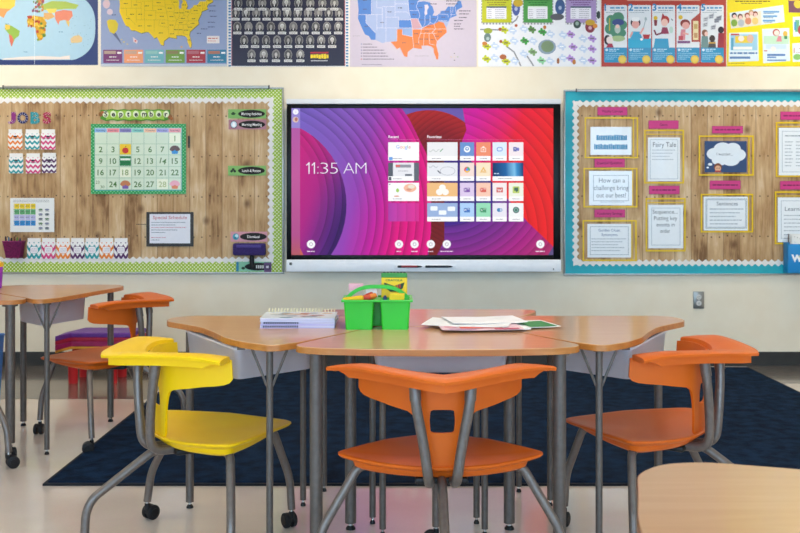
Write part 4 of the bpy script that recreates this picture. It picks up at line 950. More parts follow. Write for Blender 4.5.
# --- portraits poster
a = poster(228, 349, 66.6, '#E4E2E4', '')
for x in (228.6, 345.9): 
    for k in range(30): a.rect(x, -22+k*3, x+2.4, -20.4+k*3, '#2F6F9A', 1)
a.rect(231.4, -24, 345.2, 66, '#211E36', 2); a.rect(231.4, -24, 232.2, 66, '#9A5A6A', 3); a.rect(344.4, -24, 345.2, 66, '#9A4A52', 3)
rows_ = [(3.2, 9, 238.4, 12.0), (13.2, 11, 235.6, 10.35), (27, 10, 237.4, 11.2), (40.6, 9, 244.2, 11.0), (54.8, 5, 251.6, 12.2)]
pr = random.Random(12)
for v, n_, u0, du in rows_:
    for k in range(n_):
        u = u0+du*k; gg = ['#6F6A68', '#5A5654', '#86807C', '#4E4A4C', '#7A7472'][pr.randrange(5)]; sk = ['#B4ADA6', '#9F9892', '#BFB8B1'][pr.randrange(3)]; hr = ['#4A4644', '#DAD6D0', '#2E2B2C', '#8A8682'][pr.randrange(4)]
        a.ell(u, v, 4.0, 5.2, '#A39C94', 3, 16); a.ell(u, v, 3.6, 4.8, gg, 4, 16)
        a.poly([(u-3, v+3.2), (u-1.6, v+1.8), (u+1.6, v+1.8), (u+3, v+3.2), (u+1.8, v+4.4), (u-1.8, v+4.4)], '#2B2A2E', 5); a.ell(u, v-1.0, 1.9, 2.3, hr, 5, 10); a.ell(u+.1, v-.3, 1.45, 2.1, sk, 6, 10); a.rect(u-.4, v+1.7, u+.4, v+3.4, '#E6E2DE', 6)
        a.rect(u-4, v+4.9, u+4, v+7.3, '#DAD6D2', 6); a.scribble(u-3, u+3, v+6.1, .7, '#6A6668', 7, k)
a.rect(310.4, 52.0, 328.4, 53.6, '#B02A3A', 3); r = random.Random(5); u = 310.6
while u < 327: w = r.uniform(1.8, 2.8); a.rect(u, 54+r.uniform(0, .8), u+w, 59-r.uniform(0, 1), '#E9CC1E', 3); u += w+.3
a.rect(311, 60.4, 327.6, 61.2, '#C9C4CC', 3)
a.build('wall_poster', label='dark poster with rows of small grey oval portraits', cat='poster', group='posters along the top of the wall')

# --- second map
a = poster(350, 476.5, 66.8, '#CABDCB', '')
a.clip = [(350.4, -23), (476, -23), (476, 66.4), (350.4, 66.4)]
f = geo(357.4, 105, -4, 64)
usmap(a, f, '#A3B1D4', 0, 0, 1)
BL, OR_ = '#4E7DC4', '#E07A3A'
def reg(pts, c, L=2): a.poly([f(p) for p in pts], c, L)
reg([(-124.7,48.4),(-123,49),(-117,49),(-117,46),(-117,42),(-120,42),(-120,39),(-114.6,35),(-114.8,32.6),(-117.1,32.5),(-118.5,34),(-120.6,34.6),(-122.4,37.2),(-123.8,39.5),(-124.4,40.5),(-124.1,44)], BL)
reg([(-97,49),(-95.2,49),(-94.6,48.7),(-89.6,48),(-92,46.7),(-88,47),(-84.7,46.5),(-84.7,45.8),(-83.4,45),(-82.5,43),(-83.4,41.7),(-81.5,41.5),(-79,42.7),(-79,43.3),(-76.5,43.5),(-75,45),(-71.5,45),(-70.5,46),(-69.2,47.4),(-67.8,47),(-67,44.8),(-70,43.7),(-70.7,42.5),(-70,41.7),(-73.9,40.6),(-74.8,39.4),(-79.6,39.6),(-82.6,38.4),(-86,38),(-88.6,37),(-90,38.6),(-91.6,40.5),(-95.8,40.6),(-96.4,43.5)], BL)
reg([(-102,40),(-95.3,40),(-94.6,37),(-102,37)], BL); reg([(-103,37),(-94.6,37),(-94.4,33.7),(-100,34.5),(-100,36.5),(-103,36.5)], '#8FA6D0')
reg([(-103,36.5),(-100,36.5),(-100,34.5),(-94.4,33.6),(-94,31),(-93.8,29.7),(-94,29.6),(-97,28),(-97.3,26),(-99,26.4),(-101.4,29.7),(-103,29),(-104.9,30.6),(-106.5,31.8),(-103,32)], OR_)
reg([(-94.5,36.5),(-89.5,36.5),(-88.6,37),(-86,38),(-82.6,38.4),(-80,39.4),(-77.4,39),(-75.9,37),(-75.6,35.3),(-78,33.9),(-81,32),(-81.4,30.5),(-80.1,27),(-80.4,25.2),(-81.2,25.2),(-82.7,27.8),(-82.8,29.2),(-84,30),(-86,30.4),(-89.5,30.3),(-89.2,29.1),(-91,29.2),(-94,29.6),(-94.4,33.6)], OR_, 3)
reg([(-95.3,40.5),(-91.6,40.5),(-89.4,37),(-94.6,36.5)], '#C79AA4', 3)
a.poly([f(p) for p in LM], '#D6CCD6', 4); borders(a, f, '#E6DEE6', .3, 5)
for p in ((-120.5,47.4),(-120.5,44),(-119.6,37.5),(-99,31.4),(-94.4,46),(-93.4,42),(-92.4,34.8),(-92,31),(-90,44.6),(-89.4,40),(-86.2,40),(-82.8,40.4),(-85.4,37.6),(-86.6,35.8),(-89.6,32.8),(-86.8,32.8),(-83.4,32.6),(-81,33.9),(-79.4,35.5),(-77.6,41),(-75.6,43),(-111,39),(-107,43)):
    u, v = f(p); a.scribble(u-2, u+2, v, .7, '#5A4E5E', 6)
for k, (u, v, w) in enumerate(((459, 11, 12), (459, 14, 10), (459, 17.6, 8), (454, 20.6, 9), (454, 24, 7), (454, 26.4, 6), (454, 29, 10), (430, 4, 7), (446, 4, 12), (446, 1, 13), (398, 8, 4))): a.scribble(u, u+w, v, .9, '#54505E', 2)
for k in range(6): a.ell(361.4, 44.2+k*3.0, .6, .6, ('#6A7FA8', '#8A7F9A', '#5A6AA0', '#6A6A8A', '#5A5A6A', '#C0442A')[k], 2, 8); a.scribble(363, (372, 377, 384, 386, 388, 394)[k], 44.2+k*3.0, .8, '#5E5A66', 2)
a.scribble(362, 382, 64.6, .7, '#8A8290', 2); a.scribble(415, 429, 56, .5, '#A79EA8', 2); a.scribble(353, 360, 36, .5, '#A79EA8', 2)
for dx, dy, c in ((0, -3.4, '#4A4650'), (0, 3.4, '#4A4650'), (-3.4, 0, '#D9B45A'), (3.4, 0, '#7FA56A')): a.ell(454.4+dx, 57+dy, .6, .6, c, 2, 8)
a.bar(454.4, 54, 454.4, 60, .3, '#D6C9B4', 2); a.bar(451.4, 57, 457.4, 57, .3, '#D6C9B4', 2)
a.clip = None
a.build('wall_poster', label='pale lilac poster map with blue and orange regions', cat='poster', group='posters along the top of the wall')

# --- puzzle piece poster
a = poster(478.4, 600.4, 66.6, '#ECECF0', '')
a.clip = [(478.8, -23), (600, -23), (600, 66.2), (478.8, 66.2)]
for x0, x1, c, hd in ((482, 511.4, '#C3C41E', '#8A7A14'), (523.4, 552.4, '#4E9A48', '#2E6A2E'), (566, 596, '#AA90C2', '#7A4A8A')):
    a.rect(x0-.8, -24, x1+.8, 24.6, '#8A8A8E', 1)
    for k in range(10): a.rect(x0-.8+k*3.2, 23, x0+.9+k*3.2, 24.6, '#E0E0E2', 2); a.rect(x0-.8, -4+k*3, x0, -2.6+k*3, '#E0E0E2', 2); a.rect(x1, -4+k*3, x1+.8, -2.6+k*3, '#E0E0E2', 2)
    a.rect(x0, -24, x1, 22.6, c, 3)
    for k in range(3): a.scribble(x0+3+k*2, x1-3-k*2, .4+k*2.2, .9, hd, 4)
    a.rect(x0+4.4, 7, x1-5, 19, '#ECEAF0', 4); a.rect(x0+4.4, 6.4, x1-5, 8, '#4A5A6A' if c != '#4E9A48' else '#E4EEE4', 5)
    for k in range(5): a.scribble(x0+5.6, x0+9.6, 9.8+k*2, .6, '#9A96A4', 5, k); a.scribble(x0+13, x1-7, 9.8+k*2, .6, '#9A96A4', 5, k+9)
def piece(u, v, c, s=1.0, L=3):
    a.rect(u-2.6*s, v-2.2*s, u+2.6*s, v+2.2*s, c, L)
    for dx, dy in ((-3.2, -.4), (3.2, .4), (-1, -2.8), (1.2, 2.8)): a.ell(u+dx*s, v+dy*s, 1.25*s, 1.25*s, c, L, 10)
    a.rect(u-2*s, v-.5, u+2*s, v+.5, '#FFFFFF' if c in ('#C9D6EA',) else '#5A5A4A', L+1)
YE, GR, LI, PB = '#C6CA14', '#3C9A3C', '#B48ED2', '#C9D6EA'
for u, v, c in ((504, 30, YE), (512.4, 30.6, PB), (486.6, 46.4, YE), (495, 46, PB), (506, 43, YE), (514, 41, PB), (486.4, 59, YE), (495, 58, PB), (506, 61.4, YE), (514.6, 61, PB), (524, 29, PB), (531.6, 29.6, '#5F8A48'), (524.6, 41, GR), (533, 41, PB), (524, 54, PB), (532.6, 52, '#7FA56A'), (542.4, 32, GR), (550.4, 34, PB), (541.4, 60.6, '#8FCF9A'), (550, 61, PB), (563, 35, PB), (570.6, 34.4, LI), (561.6, 46.6, PB), (573, 47, LI), (563, 58, PB), (570.6, 58.6, LI), (583, 38.6, PB), (592, 38.6, LI), (583, 49, PB), (592, 49, LI), (583, 60.6, PB), (592, 60.6, LI)): piece(u, v, c)
for pts in (((506, 46), (514, 52), (519, 62), (521, 67)), ((527, 56), (531, 62), (534, 67)), ((510, 24.6), (516, 20), (518, 16)), ((480, 29.6), (486, 29.6), (500, 30))):
    for p, q in zip(pts, pts[1:]): a.bar(*p, *q, 1.4, '#8A8A90', 2)
for u, v, w, h, c in ((488, 31, 4.4, 3.0, '#9AA62E'), (487.4, 37.6, 3.6, 4.4, '#6A7F7A'), (484.6, 43.6, 2.6, 2, '#C97A2A'), (500, 29.4, 1.8, 1.8, '#A85A2A'), (500.8, 41.6, 1.6, 1.6, '#A85A2A'), (503, 57, 3.4, 2.6, '#B0602E'), (516, 8, 4, 8, '#4A5A9A'), (518, 3, 5, 4, '#C9A82E'), (560, 7, 5, 8, '#3E5A8A'), (557, 17, 7, 3.4, '#5A5A60'), (547, 47, 9, 7.4, '#8FA0B0'), (547.4, 46.6, 6.4, 5.8, '#7A8F6A'), (577, 24.4, 3.8, 4.2, '#3A4A44'), (577, 23.6, 1.8, 2, '#8FA89A'), (590, 27, 5, 6, '#8A3040'), (590, 22.6, 5, 3, '#C9A22E'), (595, 26, 2.4, 2.4, '#D98A2E'), (598.4, 15, 2, 4, '#2E3A36'), (516, 25.6, 1.5, 1.5, '#B8562A'), (544.6, 27.4, 1.6, 2, '#B8702A'), (558, 61, 1.4, 3, '#9A5A2E'), (574, 62, 1.8, 2.6, '#B8702A')): a.ell(u, v, w, h, c, 5, 14)
a.ell(487.8, 38.8, 1.6, 1.8, '#B4C6C4', 6); a.ell(590, 28, 1.8, 1.8, '#D9A8B4', 6); a.ell(516, 9, 1.6, 2, '#B4BCD8', 6); a.ell(560, 8, 1.6, 2, '#A8B8D0', 6)
a.clip = None
a.build('wall_poster', label='white poster of puzzle pieces under yellow, green and lilac panels', cat='poster', group='posters along the top of the wall')

# --- five steps poster
a = poster(601.4, 726, 66.6, '#B83E30', '')
a.rect(627, -1, 700, .9, '#D9A49A', 1)
PXS = [604, 628, 652, 676.4, 700.6]
for i, x in enumerate(PXS):
    a.rrect(x, 5.2, x+23, 62.6, 1.5, '#E3E6EA', 1); a.poly([(x, 47.6), (x+23, 47.6), (x+23, 61), (x+22, 62.6), (x+1, 62.6), (x, 61)], '#2A92C0', 2)
    a.text(str(i+1), x+.4, 10.6, 6.6, '#2A86BC', 3, weight=.03); a.scribble(x+6, x+21, 8, 1.6, '#4A96C4', 3, i); a.scribble(x+6, x+21, 10.6, .7, '#7A8A9A', 3, i); a.scribble(x+1.6, x+16, 12.6, .5, '#8A98A6', 3, i)
    a.ell(x+2.6, 50, 1.4, 1.4, '#CFE6F2', 3); a.scribble(x+5, x+15, 49.4, 1.0, '#B8E0F2', 3, i); a.scribble(x+5, x+12, 51.2, .9, '#B8E0F2', 3, i)
    for q in range(4): a.scribble(x+1.4, x+20-q*3.4, 53.4+q*1.9, .55, '#A8D6EC', 3, q+i)
    a.ell(x+18.2, 59.4, 4.2, 4.2, '#DDBB3E', 4); a.ell(x+18.2, 59.4, 3.2, 3.2, '#EACB58', 5)
SK, SK2 = '#EFC4B8', '#E6A8A0'
x = 604   # 1 a child dreaming in a green cloud
for u, v, r in ((x+7, 20, 5), (x+14, 18, 6), (x+18, 25, 5), (x+6, 29, 5.4), (x+13, 31, 7), (x+18, 33, 4)): a.ell(u, v, r, r, '#4E8A6E', 3)
a.ell(x+14, 22.4, 6, 3.4, '#3A4A86', 4); a.ell(x+13.4, 29, 3, 4.6, '#B9C6BE', 4); a.ell(x+13.4, 26.6, 1.8, 1.9, SK, 5); a.bar(x+5.4, 18, x+5.4, 31, 1, '#C9B83E', 4); a.ell(x+14, 38.6, 7, 3, '#A8C08A', 4); a.ell(x+3.4, 40, 3.4, 5, '#2A2530', 5); a.ell(x+5.6, 40.2, 3.4, 3.8, '#F0E2DC', 6); a.poly([(x+2, 47.6), (x+4, 43.6), (x+8, 43.6), (x+9.6, 47.6)], '#A8304A', 6)
x = 628   # 2 a cook
a.rect(x, 38.4, x+23, 47.8, '#22A9D2', 3); a.ell(x+7.4, 23, 5, 4.6, '#332A38', 4); a.ell(x+7.4, 24.4, 3.8, 4.2, SK2, 5); a.rrect(x+3.6, 17.4, x+11.2, 21.4, 1.4, '#F2F2F4', 6); a.poly([(x+1.6, 40), (x+4, 31.6), (x+11.6, 31.6), (x+15, 40)], '#3FA6CE', 4); a.bar(x+2, 37, x+4.4, 32, 1.8, SK2, 5); a.bar(x+12, 34, x+15.4, 28, 1.8, SK2, 5); a.bar(x+15.4, 28, x+17.4, 20, .7, '#8AA0A8', 5); a.ell(x+17.6, 19, 1.2, 1.8, '#A8B8BC', 5); a.poly([(x+14.6, 34.6), (x+22, 34.6), (x+20.8, 39), (x+15.8, 39)], '#B8303A', 5); a.ell(x+13.4, 39.4, 1.4, 1.2, '#FFFFFF', 6)
x = 652   # 3 a juggler
a.ell(x+3.4, 18, 2, 2, '#D9B42E', 4); a.poly([(x+1.6, 20), (x+5.2, 20), (x+4.6, 26), (x+2.4, 26)], '#8A3040', 4); a.ell(x+13, 20.4, 4.2, 4.6, '#B8403A', 4); a.ell(x+12.4, 22.6, 3.4, 3.8, SK, 5); a.poly([(x+9.4, 18), (x+10.4, 13), (x+13, 17)], '#A8303A', 5); a.poly([(x+8.6, 34), (x+10, 27.4), (x+15, 27.4), (x+17, 34)], '#9A3A5A', 4); a.bar(x+2, 30, x+4, 35, 1.6, '#7A2A44', 4); a.bar(x+4, 35, x+10, 33, 1.6, '#7A2A44', 4); a.poly([(x+1.4, 47.8), (x+3, 38.6), (x+16, 38.6), (x+17, 47.8)], '#2E9AC6', 4); a.ell(x+19, 30, 2, 3.4, '#BFD8CE', 4); a.bar(x+19, 19, x+20.6, 20.6, .8, '#3A3A44', 4)
x = 676.4  # 4 a child at a cupboard
a.ell(x+4, 17.4, 2.2, 2.2, '#DDBB3E', 4); a.poly([(x+15, 42), (x+14.6, 20), (x+23, 13), (x+23, 42)], '#B04A40', 3); a.rect(x+16.4, 21, x+21.8, 40, '#E9D9A8', 4); a.rect(x+17.4, 24, x+21, 29, '#C9A86A', 5); a.rect(x+17.4, 33, x+21, 38, '#C9986A', 5); a.ell(x+8.6, 23.6, 5, 4.2, '#8A3A34', 4); a.ell(x+9.2, 25.6, 3.8, 3.6, SK2, 5); a.poly([(x+3, 40), (x+4.6, 29.4), (x+9, 29.4), (x+8.6, 40)], '#D98A94', 4); a.bar(x+6.4, 33, x+12, 34.4, 1.7, SK2, 5); a.rect(x+2, 36, x+6.4, 40.4, '#C04A54', 5); a.rect(x+1, 41, x+13.6, 43.4, '#7A4A7A', 5)
x = 700.6  # 5 an audience
for k, (u, v) in enumerate(((5.4, 18), (11, 15), (16.6, 19), (5, 23.4), (13, 26), (18.6, 17))): a.poly([(x+u-3, v), (x+u+2.4, v-1.8+x*0+0), (x+u+1.6, v+3.4), (x+u-3, v+4)], ('#C9CCD2', '#B4B8C2', '#8A8E9A')[k % 3] if v else '', 3); a.bar(x+u-2, v+1, x+u+1.4, v+.2, .7, '#5A5E6A', 4); a.bar(x+u-2, v+2.6, x+u+1, v+2, .6, '#6A6E7A', 4)
for u, v, hc, bc in ((4, 33, '#8A5A44', '#6A8A8A'), (11.4, 38.6, '#3A2A28', '#4A4244'), (20.6, 30, '#2A2430', '#9A2A38')): a.poly([(x+u-4, 47.8), (x+u-3, v+3), (x+u+(2.4 if u > 20 else 3), v+3), (x+u+(2.4 if u > 20 else 4), 47.8)], bc, 4); a.ell(x+u+(-.4 if u > 20 else 0), v, 3, 3.4, hc, 5); 
a.ell(x+5.4, 34, 1.8, 2.4, SK, 6); a.rect(x+7.8, 42.4, x+15, 43.6, '#D9A22E', 6)
a.build('wall_poster', label='red poster with five numbered cartoon panels', cat='poster', group='posters along the top of the wall')

# --- yellow cartoon poster
a = poster(727, 860, 66.4, '#F2DA0E', '')
a.scribble(735, 770, 1.4, 1.2, '#7A6A1A', 1); a.scribble(741, 762, 3.6, .8, '#8A7A2A', 1); a.scribble(728.6, 745, 63.4, .7, '#9A8A2A', 1)
def card(pts, c='#DCE8EE'): a.poly(pts, c, 1)
card([(729.4, 13), (783, 5), (784.6, 22), (731, 28.6)])
a.poly([(730.6, 16), (761, 11), (761.6, 24.6), (731.4, 28)], '#E6DCC6', 2)
for u, v, hc in ((734, 15.6, '#2A2A34'), (740, 16.6, '#6A4A34'), (747, 15.4, '#9A4A34'), (751, 12.6, '#C9A46A'), (755, 14, '#8A4A3A')): a.ell(u, v, 2.6, 2.8, hc, 3); a.ell(u+.3, v+.9, 1.8, 1.9, SK, 4)
for u, v, c in ((734, 23, '#7FA53E'), (741, 23, '#B4BCC4'), (748, 21, '#D98A6A'), (755, 21, '#E6C87A')): a.ell(u, v, 3.2, 3.6, c, 3)
for k in range(3): a.rect(763-k*.2, 11+k*4.4, 779-k*2, 12.8+k*4.4, '#6AA0D0', 2); a.rect(763.4, 13.2+k*4.4, 774-k, 13.8+k*4.4, '#3E6A9A', 2)
card([(729, 33), (758, 32), (758.6, 61), (728.4, 62)]); a.rect(730.4, 34.4, 757, 50.4, '#9CCBE0', 2); a.rect(735, 36, 752, 43, '#E6C83E', 3); a.ell(741, 38.6, 3, 3, '#EFE4D8', 4); a.ell(750, 38.6, 3.4, 4, '#D9B0A0', 4); a.rect(730.6, 33.8, 739, 35.4, '#C0504A', 4); a.rect(733, 46.8, 752, 49.6, '#F2EDEA', 4); a.rect(731, 38, 733.4, 50, '#5AA0BE', 3)
a.scribble(730, 757, 53.2, 1.6, '#3E6EA8', 2); a.rect(729.6, 56.6, 750, 58.8, '#5A82B4', 2)
card([(762, 29), (789, 28), (790, 61), (763, 63.4)]); a.rect(763.6, 36, 788.6, 44, '#BFE0C4', 2); a.ell(776, 32.6, 3.6, 3.6, '#B85A4A', 3); a.ell(776.4, 33, 2.6, 2.7, '#F2DDD2', 4); a.poly([(776, 41.6), (778, 36), (781, 36), (781.6, 41.6)], '#D98A94', 3); a.ell(785, 34, 2.2, 3, '#E0B44A', 3); a.rect(784, 36, 787, 39, '#4A8A5A', 3); a.ell(773, 49, 2.6, 2.4, '#F2E4DE', 3); a.rect(764, 50.4, 767, 51.4, '#C0504A', 3); a.rect(766, 44.4, 786, 49, '#C9DDEA', 2); a.rect(767, 54, 785, 56, '#4A76B4', 2); a.rect(767, 56.6, 776, 58.2, '#6A8EC4', 2); a.rect(767, 59.6, 786, 61, '#6A8EC4', 2)
a.poly([(788, -6), (815, -8), (815, 13), (788.6, 12.6)], '#7A4A5E', 1); a.ell(798, 4, 4.4, 4.4, '#D9C23A', 2); a.rect(789, -3, 815, 1, '#E0B83A', 2)
card([(792.6, 17), (815, 16), (815, 36), (793, 36.6)]); a.rect(795, 20, 799, 32, '#6AB08A', 2); a.ell(801, 30, 3.4, 5, '#C0404A', 2); a.rect(794, 22, 796, 30, '#4A9AC4', 3)
card([(792, 43.4), (815, 42), (815, 61), (792.6, 62)]); a.text('1..2', 793.6, 53, 5, '#C04A2E', 2); a.ell(797, 57, 4, 3, '#8ABF6A', 2)
a.build('wall_poster', label='yellow poster of tilted white cartoon cards at the top right', cat='poster', group='posters along the top of the wall')
# ================================================================== TABLES
def wood_mat(name, c1, c2, c3, ang=0.0, rough=0.3):
    m, nt, n, l, b = new_mat(name)
    tc = n.new('ShaderNodeTexCoord'); mp = n.new('ShaderNodeMapping'); mp.inputs['Scale'].default_value = (2.0, 26, 26); mp.inputs['Rotation'].default_value = (0, 0, ang)
    no = n.new('ShaderNodeTexNoise'); no.inputs['Scale'].default_value = 1.4; no.inputs['Detail'].default_value = 7; no.inputs['Roughness'].default_value = .6; no.inputs['Distortion'].default_value = .8
    cr = n.new('ShaderNodeValToRGB'); e = cr.color_ramp.elements; e[0].position = .3; e[0].color = rgb(c2); e[1].position = .72; e[1].color = rgb(c3); k = e.new(.5); k.color = rgb(c1)
    l.new(tc.outputs['Object'], mp.inputs[0]); l.new(mp.outputs[0], no.inputs['Vector']); l.new(no.outputs['Fac'], cr.inputs[0]); l.new(cr.outputs[0], b.inputs['Base Color'])
    b.inputs['Roughness'].default_value = rough; b.inputs['Coat Weight'].default_value = .5; b.inputs['Coat Roughness'].default_value = .13
    return m
M_TOP = wood_mat('beech_laminate', '#CB9868', '#C69263', '#D09F71')
M_EDGE = wood_mat('wood_edge_band', '#B9722F', '#AC6628', '#C57F3C', rough=.4)
M_LEG = noise_mat('grey_powder_coat', '#685F59', '#5F5751', 60, .45)
M_LEG.node_tree.nodes['Principled BSDF'].inputs['Metallic'].default_value = .35
M_STEEL = noise_mat('bright_steel', '#C9C9C7', '#B2B2B0', 60, .2)
M_STEEL.node_tree.nodes['Principled BSDF'].inputs['Metallic'].default_value = .9
M_BLK = flat('#161617', .4)
M_TYRE = flat('#1D1D1F', .6)
def tray_mat():
    m, nt, n, l, b = new_mat('frosted_plastic')
    tc = n.new('ShaderNodeTexCoord'); no = n.new('ShaderNodeTexNoise'); no.inputs['Scale'].default_value = 9
    cr = n.new('ShaderNodeValToRGB'); cr.color_ramp.elements[0].color = rgb('#E6E3E8'); cr.color_ramp.elements[1].color = rgb('#EFECF0')
    l.new(tc.outputs['Object'], no.inputs['Vector']); l.new(no.outputs['Fac'], cr.inputs[0]); l.new(cr.outputs[0], b.inputs['Base Color'])
    b.inputs['Roughness'].default_value = .35; b.inputs['Subsurface Weight'].default_value = 0.0
    return m
M_TRAY = tray_mat()
TH = 0.69

def caster_bm(z_top=0.065, yaw=0.0):
    """twin-wheel swivel caster below a leg end at the origin; wheels touch z=0"""
    bm = bmesh.new(); r = .0255
    c, s = math.cos(yaw), math.sin(yaw)
    def T(x, y, z): return (x*c-y*s, x*s+y*c, z)
    tube(bm, [(0, 0, z_top), (0, 0, .05)], .006, 10, 1)
    for sy in (-1, 1):
        y0, y1 = sy*.006, sy*.021
        tube(bm, [T(.016, y0, r), T(.016, y0+sy*.0005, r), T(.016, y1-sy*.003, r), T(.016, y1, r)], [r-.003, r, r, r-.004], 22, 0)
        tube(bm, [T(.016, y1, r), T(.016, y1+sy*.0015, r)], r*.55, 16, 2)
    pr = [(.016+(r-.001)*math.cos(math.radians(q)), r+(r-.001)*math.sin(math.radians(q))) for q in range(30, 200, 17)]
    prev = None
    for (x, z) in pr+[(.016, r)]:
        cur = (bm.verts.new(T(x, -.005, z)), bm.verts.new(T(x, .005, z)))
        if prev: bm.faces.new((prev[0], prev[1], cur[1], cur[0])).material_index = 0
        prev = cur
    tube(bm, [T(0, 0, .058), T(0, 0, .036)], .009, 12, 0)
    return bm
CAST_MATS = [M_TYRE, M_STEEL, M_BLK]

def arc_round(pts, r):
    """round the corners of a closed outline"""
    out = []; N = len(pts)
    for i in range(N):
        a, b, c = Vector(pts[i-1]), Vector(pts[i]), Vector(pts[(i+1) % N])
        rr = r[i] if isinstance(r, (list, tuple)) else r
        rr = min(rr, (a-b).length*.45, (c-b).length*.45)
        p, q = b+(a-b).normalized()*rr, b+(c-b).normalized()*rr
        n = 6 if rr > .004 else 1
        for k in range(n+1):
            t = k/n; out.append(tuple(p*(1-t)**2+b*2*t*(1-t)+q*t*t))
    res = []
    for p in out:
        if not res or math.hypot(p[0]-res[-1][0], p[1]-res[-1][1]) > .002: res.append(p)
    return res

def table(label, outline, legs, tray, loc, group, h=TH):
    """outline and legs in world plan coordinates; legs: (x, y, radius, 'glide'|'caster', brace angle or None)"""
    t = empty('classroom_table', (loc[0], loc[1], 0), label=label, cat='table', group=group)
    ol = [(x-loc[0], y-loc[1]) for x, y in outline]
    th = .019
    bm = bmesh.new(); prism(bm, ol, h-th, h, .0015); link_mesh('tabletop', bm, M_TOP, t)
    # coloured edge band wraps the rim
    bm = bmesh.new(); N = len(ol); ar = sum(ol[i-1][0]*ol[i][1]-ol[i][0]*ol[i-1][1] for i in range(N)); S = 1 if ar > 0 else -1
    rings = [[], []]
    for i in range(N):
        e = Vector(ol[(i+1) % N])-Vector(ol[i-1]); nn = Vector((e.y, -e.x)).normalized()*S
        p = Vector(ol[i])+nn*.0012
        rings[0].append(bm.verts.new((p.x, p.y, h-th-.0005))); rings[1].append(bm.verts.new((p.x, p.y, h-.0015)))
        q = Vector(ol[i])-nn*.004
        rings.append(bm.verts.new((q.x, q.y, h-th-.0005)))
    inn = rings[2:]
    for i in range(N):
        j = (i+1) % N
        bm.faces.new((rings[0][i], rings[0][j], rings[1][j], rings[1][i])); bm.faces.new((inn[i], inn[j], rings[0][j], rings[0][i]))
    link_mesh('edge_band', bm, M_EDGE, t, 40)
    for (x, y, r, foot, br) in legs:
        x -= loc[0]; y -= loc[1]
        z0 = .068 if foot == 'caster' else .022
        bm = bmesh.new(); tube(bm, [(x, y, z0), (x, y, h-th-.012), (x, y, h-th-.011), (x, y, h-th-.0005)], [r, r, r*1.6, r*1.6], 20)
        lg = link_mesh('leg', bm, M_LEG, t, 40)
        if foot == 'caster':
            bm = caster_bm(.07, br if br is not None else 1.2); bmesh.ops.translate(bm, verts=bm.verts[:], vec=(x, y, 0)); link_mesh('caster', bm, CAST_MATS, lg, 40)
        else:
            bm = bmesh.new(); tube(bm, [(x, y, .022), (x, y, .012)], r*.45, 10, 1); tube(bm, [(x, y, .013), (x, y, .006), (x, y, 0)], [r*.5, r*.85, r*.9], 14, 0); link_mesh('glide', bm, [M_BLK, M_STEEL], lg, 40)
            if br is not None:
                c, s = math.cos(br), math.sin(br)
                for sg in (-1, 1):
                    bm = bmesh.new(); tube(bm, [(x+sg*c*r*.8, y+sg*s*r*.8, h-.135), (x+sg*c*.055, y+sg*s*.055, h-th-.001)], .0042, 8); link_mesh('brace', bm, M_LEG, lg, 40)
    if tray:
        q, zb, zt = tray; q = [(x-loc[0], y-loc[1]) for x, y in q]
        bm = bmesh.new()
        lo = arc_round([(x*1.0, y*1.0) for x, y in q], .03); cx = sum(p[0] for p in lo)/len(lo); cy = sum(p[1] for p in lo)/len(lo)
        lw = [(cx+(x-cx)*.95, cy+(y-cy)*.95) for x, y in lo]
        b = [bm.verts.new((x, y, zb)) for x, y in lw]; u = [bm.verts.new((x, y, zt-.012)) for x, y in lo]
        bm.faces.new(b)
        for i in range(len(lo)): bm.faces.new((b[i-1], b[i], u[i], u[i-1]))
        bmesh.ops.solidify(bm, geom=bm.faces[:], thickness=.004)
        bt = link_mesh('book_tray', bm, M_TRAY, t, 40)
        bm = bmesh.new()
        for i in range(len(lo)):
            a_, b_ = lo[i-1], lo[i]
        tube(bm, [(x, y, zt-.012) for x, y in lo]+[(lo[0][0], lo[0][1], zt-.012)], .005, 8); link_mesh('tray_rim', bm, M_TRAY, bt, 40)
        for sx in (.3, .7):
            k = int(len(lo)*sx); p = lo[k]
            for pp in (p, lo[(k+len(lo)//2) % len(lo)]):
                bm = bmesh.new(); box(bm, pp[0]-.012, pp[1]-.012, zt-.014, pp[0]+.012, pp[1]+.012, h-th-.0005); link_mesh('hanger', bm, M_LEG, bt)
    return t

CX = .112
front = [(-.293, 3.06), (-.312, 3.015), (-.29, 2.975), (-.22, 2.945), (-.05, 2.922), (CX, 2.916), (.274, 2.922), (.444, 2.945), (.514, 2.975), (.536, 3.015), (.517, 3.06), (.305, 3.45), (-.081, 3.45)]
front = arc_round(front, .03)
table('wooden table at the front of the central cluster, orange chair tucked under it', front,
      [(-.251, 3.04, .0195, 'caster', 1.3), (.478, 3.04, .0195, 'caster', 1.9), (-.058, 3.39, .011, 'glide', 1.13), (.283, 3.39, .011, 'glide', 2.01)],
      ([(-.085, 3.1), (.335, 3.1), (.30, 3.38), (-.05, 3.38)], .592, .664), (CX, 3.2), 'central cluster of tables')
wl = [(-.303, 3.075), (-.334, 3.045), (-.356, 3.018), (-.392, 3.010), (-.47, 3.070), (-.548, 3.175), (-.608, 3.315), (-.672, 3.435), (-.765, 3.535), (-.825, 3.60), (-.840, 3.66), (-.826, 3.73), (-.775, 3.775), (-.5, 3.772), (-.25, 3.772), (-.222, 3.74), (-.088, 3.45)]
wl_s = arc_round(wl, .04)
def mir(pts): return [((2*CX-x)-.085*max(0, 2*CX-x-.58), y) for x, y in pts]
table('wooden table on the left side of the central cluster, spiral books lying on it', wl_s,
      [(-.396, 3.085, .0105, 'glide', .0), (-.765, 3.695, .0145, 'glide', None), (-.355, 3.72, .011, 'glide', .9), (-.168, 3.455, .019, 'glide', None)],
      ([(-.515, 3.19), (-.285, 3.42), (-.46, 3.72), (-.775, 3.66)], .552, .662), (-.45, 3.45), 'central cluster of tables')
